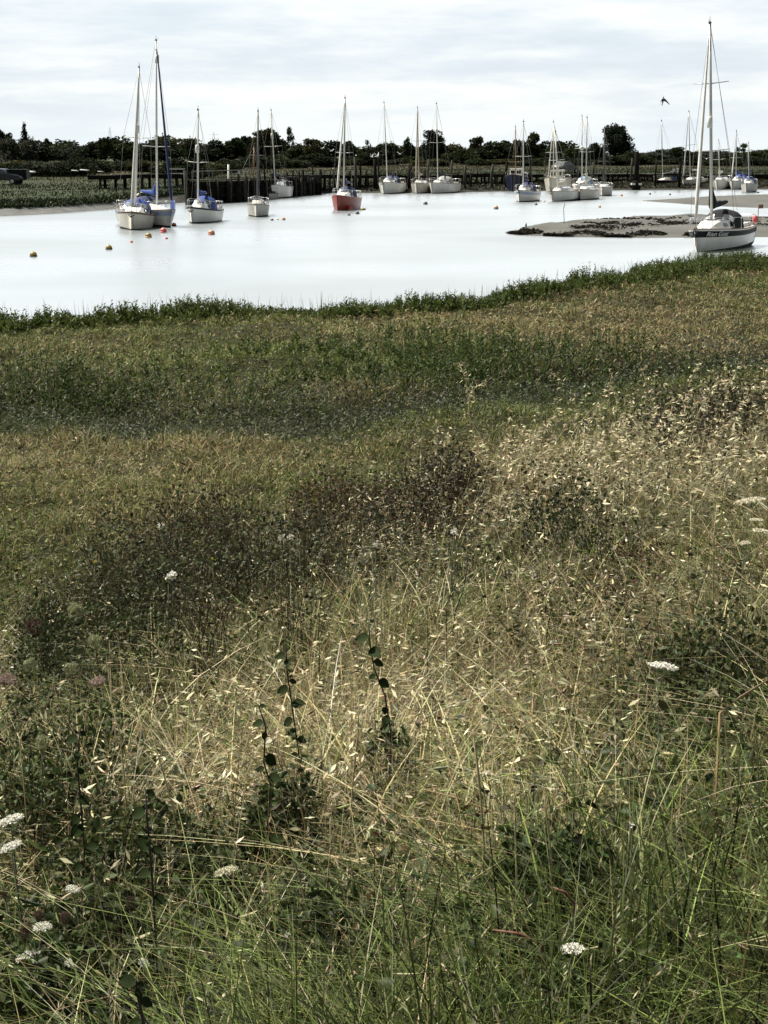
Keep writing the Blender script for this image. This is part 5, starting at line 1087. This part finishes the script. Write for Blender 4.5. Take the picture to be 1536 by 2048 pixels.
xs = R.uniform(-16, 22, 9000); back = np.abs(R.normal(0, .75, len(xs))) * (1.0 + 1.2 * np.clip((xs - 2) / 8, 0, 1)); ys = shore_y(xs) - .1 - back; k = np.abs(xs) < .29 * ys + 3
pf = np.stack([xs[k], ys[k], ground_z(xs[k], ys[k])], -1)
stands(pf, .28, .52, (.078, .104, .026), 1.0)
# spindly flowering tops above the fringe
tp = pf[R.random(len(pf)) < .24]; m = len(tp); fringe.add(*blades(tp, R.uniform(.42, .72, m), R.uniform(0, 6.28, m), np.abs(R.normal(.1, .08, m)), np.maximum(.008, .0004 * tp[:, 1]), shade((.10, .12, .06), m, .2), 3))
# darker stands inside the marsh
for px, py, r, cnt in ((60, 760, 1.6, 150), (130, 800, 1.0, 80), (20, 800, 1.0, 70), (1000, 690, 3.0, 220), (820, 690, 2.4, 110), (1100, 740, 2.6, 170), (930, 730, 2.0, 120), (1250, 730, 2.2, 80), (240, 800, 1.6, 40), (540, 740, .8, 14), (450, 800, 2.0, 30), (700, 760, 3.0, 50)):
    c = hit(px, py, .3); a2 = R.uniform(0, 6.28, cnt); rr_ = r * np.sqrt(R.random(cnt)); xx, yy = c.x + rr_ * np.cos(a2) * 1.6, c.y + rr_ * np.sin(a2); k = (toe_t(xx, yy) > .5)
    k &= R.random(len(k)) < .9
    stands(np.stack([xx[k], yy[k], ground_z(xx[k], yy[k])], -1), .25, .58, (.058, .084, .024), .8)
tag(fringe.build('marsh_edge_plants', M_PLANT), "upright dark green leafy plants along the near water's edge", 'marsh plants', kind='stuff')

# ------------------------------------------------------------------ single plants that stand out
pr = random.Random(21); STEMG = mat('plant_stem', (.075, .085, .035), .6, .2, 20); STEMD = mat('dark_stem', (.022, .014, .012), .6, .2, 20); STRAWM = mat('straw_stalk', (.42, .35, .19), .6, .15, 20)
def stem_to(tip, ground_hint=None, lean=.12):
    bx = tip.x + pr.uniform(-lean, lean); by = tip.y + pr.uniform(-.02, lean); return Vector((bx, by, gz(bx, by) - .02))
def depth_at(px, py, hv): return hit(px, py, hv)
def flowerhead(kind, r, fcol=(.70, .69, .58)):
    """wild carrot: open white umbel, closed green or brown nest"""
    g = np.random.default_rng(pr.randint(0, 9999)); P_ = Pile()
    if kind == 'open':
        n = 36; a = np.arange(n) * 2.4; q = r * np.sqrt((np.arange(n) + .5) / n); c = np.stack([q * np.cos(a), q * np.sin(a), .16 * r * (1 - (q / r) ** 2) + g.normal(0, .02 * r, n)], -1)
        for i in range(n):
            m = 13; pp = c[i] + g.normal(0, r * .062, (m, 3)) * np.array([1, 1, .55]); D = g.normal(size=(m, 3)); l = np.full(m, r * .14)
            P_.add(*leaves(pp, D, l, l * .9, np.clip(shade(fcol, m, .14, .03), 0, .86), .1))
        rays = np.repeat(np.array([[0, 0, -r * .75]]), n, 0)
        D = c - rays; l = np.linalg.norm(D, axis=1); P_.add(*diamonds(rays, D, l, np.full(n, r * .03), shade((.10, .13, .05), n, .2)))
    else:
        n = 90 if kind == 'green' else 80; a = g.uniform(0, 6.28, n); u = g.uniform(.25, 1, n); col = (.30, .32, .18) if kind == 'green' else ((.24, .17, .14) if kind == 'pink' else (.095, .062, .045))
        for f0, f1, z0, z1 in ((.06, .85, -.9, -.1), (.85, .95, -.1, .55), (.95, .45, .55, 1.0)):
            q0 = np.stack([r * f0 * u * np.cos(a), r * f0 * u * np.sin(a), np.full(n, r * z0)], -1); q1 = np.stack([r * f1 * u * np.cos(a), r * f1 * u * np.sin(a), r * z1 * (1.0 + 0 * u)], -1); D = q1 - q0; P_.add(*diamonds(q0, D, np.linalg.norm(D, axis=1) * 1.15, np.full(n, r * .075), shade(col, n, .25, .06)))
        m = 260; aa = g.uniform(0, 6.28, m); uu = r * .75 * np.sqrt(g.random(m)); pp = np.stack([uu * np.cos(aa), uu * np.sin(aa), r * (.55 + .4 * g.random(m))], -1); P_.add(*leaves(pp, g.normal(size=(m, 3)) + np.array([0, 0, .6]), np.full(m, r * .2), np.full(m, r * .09), shade(col, m, .3, .06)))
    return np_mesh('flower_head', np.concatenate(P_.V), np.concatenate(P_.Q), np.concatenate(P_.C), M_STRAW if kind == 'open' else M_PLANT)
def carrot(px, py, wpx, kind, label, hv=.62, tilt=None, group='wild carrot plants on the slope', sq=1.0):
    tip = depth_at(px, py, hv); r = wpx * .9 / ppm(tip) / 2; b = stem_to(tip); o = empty('wild_carrot', b, label, 'wild flower', group); v = tip - b
    h = link('flower_head', flowerhead('open' if kind == 'cream' else kind, r, (.66, .62, .48) if kind == 'cream' else (.80, .79, .69)), o); h.location = v; tilt = tilt and (tilt[0] * .45 - .12, tilt[1], tilt[2]); h.rotation_euler = tilt or (pr.uniform(-.25, .05), pr.uniform(-.2, .2), pr.uniform(0, 6)); h.scale = (1, 1, sq)
    e = v - Vector((0, 0, r * (.7 if kind == 'open' else .85))); MB().tube([(0, 0, 0), v * .45 + Vector((pr.uniform(-.02, .02), 0, .03)), e], [.0034, .003, .0022], seg=6).build('stem', STEMG, o)
    m = 16; tt = R.uniform(.25, .8, m); pp = np.array(v)[None] * tt[:, None]; D = R.normal(size=(m, 3)) * np.array([1, 1, .4]); Pl = Pile(); Pl.add(*leaves(pp, D, R.uniform(.04, .09, m), R.uniform(.006, .012, m), shade((.05, .075, .025), m, .2))); link('foliage', np_mesh('foliage', np.concatenate(Pl.V), np.concatenate(Pl.Q), np.concatenate(Pl.C), M_PLANT), o)
carrot(1325, 1333, 66, 'open', 'large white wild carrot umbel alone in the dark grass at right', tilt=(-.12, .12, 0))
carrot(1145, 1898, 52, 'open', 'white umbel low in the green grass at bottom right', tilt=(.15, -.1, 0), hv=.5)
carrot(22, 1640, 56, 'open', 'upper white umbel of the pair at the left frame edge', tilt=(.2, -.25, 0))
carrot(22, 1693, 50, 'open', 'lower white umbel of the pair at the left frame edge', tilt=(.3, -.35, 0))
carrot(145, 1778, 32, 'open', 'small white umbel beside the dark leafy stem at lower left', tilt=(.3, .2, 0), hv=.5)
carrot(84, 1854, 42, 'open', 'white umbel under the reddish brown heads at lower left', tilt=(.35, 0, 0), hv=.5)
carrot(58, 1915, 56, 'open', 'broad broken white umbel in the bottom left corner', tilt=(.4, -.1, 0), hv=.45)
carrot(142, 1926, 28, 'open', 'small white umbel touching a brown nest at bottom left', tilt=(.7, 0, 0), hv=.45)
carrot(288, 1926, 26, 'open', 'white umbel tilted sideways over a brown head', tilt=(.9, .5, 0), hv=.45)
carrot(452, 1743, 52, 'cream', 'greenish white umbel seen from the side left of centre', tilt=(.0, -.25, 0), hv=.5)
carrot(1500, 1002, 64, 'cream', 'creamy umbel highest at the right frame edge', tilt=(0, -.15, 0), sq=.8)
carrot(1512, 1040, 30, 'cream', 'small creamy umbel in the middle at the right edge', tilt=(.1, 0, 0))
carrot(1522, 1062, 40, 'cream', 'creamy umbel below two others at the right edge', tilt=(0, .1, 0))
carrot(1490, 1086, 26, 'cream', 'small creamy umbel lowest at the right edge')
carrot(148, 1226, 42, 'green', 'closed green carrot nest, topmost at the left', tilt=(.2, .45, 0))
carrot(192, 1288, 38, 'green', 'closed green carrot nest right of the brown nest')
carrot(62, 1334, 36, 'green', 'closed pale green nest nearest the left frame edge', tilt=(0, -.3, 0))
carrot(142, 1342, 34, 'green', 'dim green nest between pale green nest and pinkish umbel')
carrot(84, 1490, 38, 'green', 'squat green nest in the grass at left')
carrot(68, 1260, 50, 'brown', 'open brown nest beside the topmost green nest', sq=.9)
carrot(12, 1362, 56, 'pink', 'dull pink umbel cut by the left frame edge', sq=.35)
carrot(196, 1366, 46, 'pink', 'dull pink flat umbel below the green nests', sq=.35)
carrot(262, 1810, 28, 'brown', 'reddish brown egg-shaped head on a tall stem', hv=.5, sq=1.3)
carrot(50, 1866, 32, 'brown', 'dark reddish brown head at lower left edge', hv=.5, sq=1.2)
carrot(78, 1836, 30, 'brown', 'rusty brown nest above a white umbel', hv=.5)
carrot(130, 1838, 30, 'brown', 'grey-brown nest right of the rusty nest', hv=.5)
carrot(170, 1932, 26, 'brown', 'dull brown nest beside a small white umbel', hv=.45)
carrot(228, 2005, 28, 'brown', 'dark brown nest lowest in the frame', hv=.4)
carrot(290, 1962, 24, 'brown', 'brown head under the sideways white umbel', hv=.42, sq=1.2)
carrot(10, 1790, 24, 'brown', 'brown nest against the left frame edge', hv=.5)

def leafy(pts, label, leafr=.016, nl=12, group='dark leafy climbing stems'):
    """upright dark stem with rounded leaves; pts are photo points from the tip down"""
    tip = depth_at(*pts[0], .85); Y = tip.y; w = [at_y(px, py, Y) for px, py in pts]; b = w[-1]; g_ = gz(b.x, Y); o = empty('leafy_stem', (b.x, Y, g_), label, 'climbing plant', group)
    w = [q - Vector((b.x, Y, g_)) for q in w]; w = [Vector((q.x + pr.uniform(-.008, .008), pr.uniform(-.03, .03), q.z)) for q in w] + [Vector((w[-1].x * .9, 0, -.02))]
    MB().tube(w, [.0016] + [.0027] * (len(w) - 1), seg=7).build('stem', STEMD, o)
    for i in range(nl):
        t = min(.97, max(.01, (i + pr.uniform(-.35, .6)) / nl * .92)); k = t * (len(w) - 1); a_ = w[int(k)].lerp(w[min(int(k) + 1, len(w) - 1)], k - int(k)); ang = i * 2.4 + pr.uniform(-.4, .4); r = leafr * pr.uniform(.6, 1.5) * (0.6 if i == 0 else 1)
        g = np.random.default_rng(i + 100); q = np.array([a_]); D = np.array([[math.cos(ang), math.sin(ang) * .35 - .25, pr.uniform(-.75, .25)]])
        V = []; nseg = 7; Dn = D[0] / np.linalg.norm(D[0]); S = np.cross(Dn, [pr.uniform(-.4, .4), -.75, .8]); S /= np.linalg.norm(S); U = np.cross(S, Dn); p0 = np.array(a_) + Dn * .003; lm = MB(); L = r * 2.2
        prof = [(0, .10), (.12, .62), (.35, .86), (.6, .78), (.82, .45), (1, .03)]
        for u, ww in prof:
            for sd in (-1, 0, 1): lm.v.append(Vector(p0 + Dn * L * u + S * sd * ww * r + U * (abs(sd) * .22 * r - .5 * r * u * u)))
        for j in range(len(prof) - 1):
            for sd in (0, 1): lm.face((j*3 + sd, j*3 + sd + 1, j*3 + sd + 4, j*3 + sd + 3), 0, True)
        lm.build('leaf', LEAFM, o)
LEAFM = mat('dark_green_leaf', (.020, .032, .009), .7, .15, 30, spec=.06)
leafy([(570, 1265), (577, 1345), (582, 1400), (590, 1450), (597, 1520), (602, 1610)], 'tallest dark leafy stem near the centre', nl=13)
leafy([(517, 1408), (528, 1460), (532, 1520), (537, 1575), (540, 1640)], 'shorter dark leafy stem just left of the tallest one', nl=9)
leafy([(733, 1235), (742, 1290), (752, 1340), (766, 1390), (778, 1460)], 'dark leafy stem with two round leaves right of the tallest one', nl=9)
leafy([(162, 1455), (158, 1530), (158, 1610), (166, 1700), (172, 1800)], 'dark leafy stem among the white umbels at left', nl=13, leafr=.015)
leafy([(288, 1575), (297, 1640), (308, 1705), (314, 1790)], 'bare dark stem right of the white umbels at left', nl=6, leafr=.013)
leafy([(270, 1950), (278, 1990), (285, 2040)], 'dark stem with serrate leaf in the bottom left', nl=6, leafr=.009)
def twig(pts, label, m=STEMD, r=.0035, hv=.75, branches=0, group='bare dead stems'):
    tip = depth_at(*pts[0], hv); Y = tip.y; w = [at_y(px, py, Y) for px, py in pts]; b = w[-1]; g_ = gz(b.x, Y); o = MB(); q = [p_ - Vector((b.x, Y, g_)) for p_ in w] + [Vector((0, 0, -.03))]
    o.tube(q, [r * .5] + [r] * (len(q) - 1), seg=6)
    for i in range(branches):
        a_ = q[i % (len(q) - 1)].lerp(q[i % (len(q) - 1) + 1], pr.random()); o.tube([a_, a_ + Vector((pr.choice((-1, 1)) * pr.uniform(.06, .16), pr.uniform(-.03, .03), pr.uniform(.05, .16)))], [r * .6, r * .3], seg=5)
    o = o.build('dead_stem', m); o.location = (b.x, Y, g_); tag(o, label, 'dead stem', group)
twig([(934, 1103), (934, 1140), (925, 1185), (910, 1225), (906, 1256)], 'dark curved dead stem standing right of centre')
twig([(905, 1145), (905, 1180), (892, 1210), (893, 1255)], 'thin dark dead stem left of the curved one', r=.0025)
twig([(25, 915), (34, 960), (40, 1010), (42, 1075)], 'pale forked dead stem at the left above the scrub', STRAWM, .006, .75, 3)
twig([(1536, 1360), (1480, 1395), (1440, 1425)], 'brown stalk leaning in from the right edge', mat('brown_stalk', (.20, .14, .07), .6), .004, .6)
twig([(985, 1860), (1040, 1868), (1085, 1890)], 'reddish stem lying across the lush grass', mat('red_stem', (.16, .06, .035), .6), .004, .42)
twig([(1105, 1775), (1130, 1785), (1150, 1810)], 'red-brown stem crossing a pale stalk at lower right', mat('red_stem', (.16, .06, .035), .6), .004, .45)

# tall seeded stalks
SG_ = 'tall seeded grass stalks above the meadow'
def stalk(pts, label, style='spike', hv=.8, n=26, thick=.0022):
    tip = depth_at(*pts[0], hv); Y = tip.y; w = [at_y(px, py, Y) for px, py in pts]; b = w[-1]; g_ = min(gz(b.x, Y), b.z); org_ = Vector((b.x, Y, g_)); q = [p_ - org_ for p_ in w]; q.append(Vector((q[-1].x * .8, .03, gz(b.x, Y) - g_ - .03)))
    o = empty('grass_stalk', org_, label, 'grass stalk', SG_); MB().tube(q, [thick * .5] + [thick] * (len(q) - 1), seg=5).build('stem', STRAWM, o)
    ln = [(q[i+1] - q[i]).length for i in range(len(q) - 1)]; tot = sum(ln[:-1]); hl = tot * (.42 if style == 'spike' else .6); Pl = Pile()
    t = np.sort(R.random(n)) * hl; pp = []; dd = []
    for v in t:
        i = 0; a = v
        while i < len(ln) - 1 and a > ln[i]: a -= ln[i]; i += 1
        pp.append(q[i].lerp(q[i+1], min(1, a / ln[i]))); dd.append((q[i] - q[i+1]).normalized())
    pp, dd = np.array(pp), np.array(dd)
    if style == 'spike': D = dd * 1.4 + R.normal(0, .35, (n, 3)); l = np.full(n, .016); wd = np.full(n, .0052)
    else:
        side_ = R.normal(0, .016, (n, 3)) * np.array([1.6, 1, 1]); pp = pp + side_; D = dd * .3 + R.normal(0, .6, (n, 3)) + np.array([.5, 0, -.2]); l = R.uniform(.018, .030, n); wd = l * .3
    k = max(1, Y / 7); Pl.add(*diamonds(pp, D, l * k, np.maximum(wd, .0007 * Y), np.clip(shade((.56, .49, .31), n, .18, .05), 0, .8))); link('seed_head', np_mesh('seed_head', np.concatenate(Pl.V), np.concatenate(Pl.Q), np.concatenate(Pl.C), M_STRAW), o)
stalk([(918, 725), (932, 760), (938, 800), (940, 850)], 'plume of pale oat spikelets rising highest against the dark marsh', 'oat', 1.05, 60, .006)
stalk([(975, 762), (950, 775), (938, 800), (935, 850)], 'oat plume bent right from the highest plume', 'oat', 1.0, 24, .004)
stalk([(1225, 745), (1218, 775), (1220, 830)], 'oat stalk over the dark marsh right of the highest plume', 'oat', 1.0, 26, .005)
stalk([(1285, 740), (1296, 780), (1304, 815), (1312, 860)], 'pale spike leaning left over the tan grass', 'spike', 1.0, 40, .006)
stalk([(1480, 725), (1500, 748), (1530, 772)], 'pale spike leaning in the top right of the meadow', 'spike', 1.0, 40, .006)
stalk([(1100, 745), (1122, 758), (1128, 800)], 'fine stalk between the highest plume and right edge', 'oat', 1.0, 10, .004)
stalk([(1434, 1010), (1427, 1080), (1426, 1190), (1428, 1260)], 'long pale oat stalk left of the creamy umbels', 'oat', .85, 30, .003)
stalk([(1028, 1575), (1030, 1620), (1031, 1680), (1033, 1760)], 'pale spike of the pair at lower right, left one', 'spike', .6, 34)
stalk([(1088, 1580), (1092, 1625), (1098, 1670), (1105, 1740)], 'pale spike of the pair at lower right, right one', 'spike', .6, 34)
stalk([(945, 1460), (955, 1530), (962, 1600), (968, 1690)], 'thick pale straw stalk right of centre', 'spike', .75, 20, .003)
stalk([(718, 1395), (716, 1470), (706, 1560), (700, 1660)], 'straight pale oat stalk below the centre', 'oat', .75, 40, .003)
stalk([(540, 1468), (570, 1530), (595, 1590), (610, 1650)], 'pale spike leaning over the tallest leafy stem', 'spike', .7, 40)
stalk([(300, 1455), (325, 1540), (345, 1610), (362, 1700)], 'long straw stalk rising left of the leafy stems', 'spike', .75, 30)
stalk([(222, 1400), (240, 1470), (248, 1550), (255, 1640)], 'straw stalk below the pink umbel', 'spike', .75, 30)
stalk([(58, 1440), (40, 1480), (48, 1570), (55, 1660)], 'pale bent stalk at the left frame edge', 'spike', .75, 34)
stalk([(130, 1505), (150, 1560), (200, 1620), (260, 1760)], 'straw stalk sloping down to the right at left', 'spike', .7, 20)
stalk([(440, 1640), (470, 1690), (485, 1740), (500, 1800)], 'curved pale spike left of the greenish umbel', 'spike', .6, 34)
stalk([(568, 1665), (585, 1710), (600, 1760), (615, 1820)], 'pale spike right of the greenish umbel', 'spike', .6, 30)
stalk([(660, 1640), (662, 1690), (655, 1760), (650, 1830)], 'slim spike in the dark leaves below centre', 'spike', .6, 26)
stalk([(678, 1855), (695, 1885), (710, 1915), (720, 1960)], 'short pale spike low in the middle', 'spike', .5, 24)
stalk([(300, 1810), (312, 1870), (318, 1940)], 'slim straw stalk beside the brown egg-shaped head', 'spike', .5, 20)
stalk([(1095, 1045), (1108, 1090), (1112, 1130), (1120, 1180)], 'pale spike by the dark hollow at right', 'spike', .8, 30, .003)
stalk([(1300, 1180), (1340, 1210), (1365, 1255), (1380, 1300)], 'bowed stalk over the green fern patch', 'spike', .7, 30)
stalk([(300, 1280), (345, 1330), (360, 1400), (368, 1450)], 'bowed pale stalk above the tan patch at left', 'spike', .8, 40)
stalk([(755, 1170), (762, 1200), (762, 1250), (764, 1310)], 'slim stalk above the leafy stem with two round leaves', 'oat', .8, 14)

# scattered single flowers
def daisyball(px, py, wpx, col, label, cat='wild flower', hv=.72, name='wild_flower', n=60, grp=None):
    tip = depth_at(px, py, hv); r = wpx / ppm(tip) / 2; b = stem_to(tip, lean=.08); o = empty(name, b, label, cat, grp); v = tip - b; g = R.normal(size=(n, 3)); g = unit(g) * r * R.uniform(.4, 1, (n, 1)); Pl = Pile(); Pl.add(*leaves(g, g + R.normal(0, r * .6, (n, 3)), np.full(n, r * .7), np.full(n, r * .5), np.clip(shade(col, n, .12, .05), 0, .85)))
    h = link('flower_head', np_mesh('flower_head', np.concatenate(Pl.V), np.concatenate(Pl.Q), np.concatenate(Pl.C), M_STRAW), o); h.location = v; MB().tube([(0, 0, 0), v * .5 + Vector((.01, 0, 0)), v], .003, seg=5).build('stem', STEMG, o)
daisyball(345, 1150, 15, (.78, .77, .70), 'white flower pair in the dark scrub, right one')
daisyball(337, 1154, 9, (.78, .77, .70), 'small white flower touching a larger one in the scrub')
daisyball(322, 1052, 11, (.74, .72, .64), 'white flower high in the dark scrub at left')
for px, py, lb in ((564, 1074, 'left of three whitish thistle heads right of the scrub'), (581, 1075, 'middle of three whitish thistle heads right of the scrub'), (598, 1085, 'lowest right of three whitish thistle heads')): daisyball(px, py, 11, (.55, .53, .45), lb)
daisyball(751, 1090, 10, (.55, .53, .45), 'lone whitish thistle head above the centre')
daisyball(908, 1063, 11, (.72, .70, .60), 'small cream flower head above the dead stems')
for px, py, lb in ((398, 1085, 'left yellow flower in the scrub'), (407, 1092, 'right yellow flower of the close pair in the scrub'), (190, 1124, 'yellow flower left of the dark scrub'), (424, 1118, 'pale yellow flower below the close yellow pair')): daisyball(px, py, 6, (.45, .36, .08), lb)
daisyball(1396, 802, 7, (.40, .012, .016), 'single red poppy in the tan grass at right', name='poppy', hv=.8, n=40)
daisyball(576, 1870, 10, (.78, .77, .7), 'tiny white flower in the bottom grass', hv=.4)
daisyball(1262, 1650, 12, (.74, .72, .62), 'pale petal-like flower in the lush grass at right', hv=.5, n=20)

# bright fern tuft in the hollow
c = depth_at(1300, 1222, .35); o = empty('fern_tuft', (c.x, c.y, gz(c.x, c.y)), 'bright green feathery tuft in the hollow at right', 'fern')
for i in range(9):
    a = i * .7; m = 26; t = np.linspace(.1, 1, m); L_ = R.uniform(.14, .24); px_ = np.stack([np.cos(a) * L_ * t, np.sin(a) * L_ * t, .30 * np.sin(t * 1.9)], -1); D = np.stack([-np.sin(a) * np.where(np.arange(m) % 2, 1, -1) + .5 * np.cos(a), np.cos(a) * np.where(np.arange(m) % 2, 1, -1) + .5 * np.sin(a), R.normal(0, .2, m)], -1); Pl = Pile(); Pl.add(*leaves(px_, D, .05 * (1.1 - t), .016 * (1.1 - t) + .003, shade((.055, .115, .028), m, .2)))
    link('frond', np_mesh('frond', np.concatenate(Pl.V), np.concatenate(Pl.Q), np.concatenate(Pl.C), M_PLANT), o)
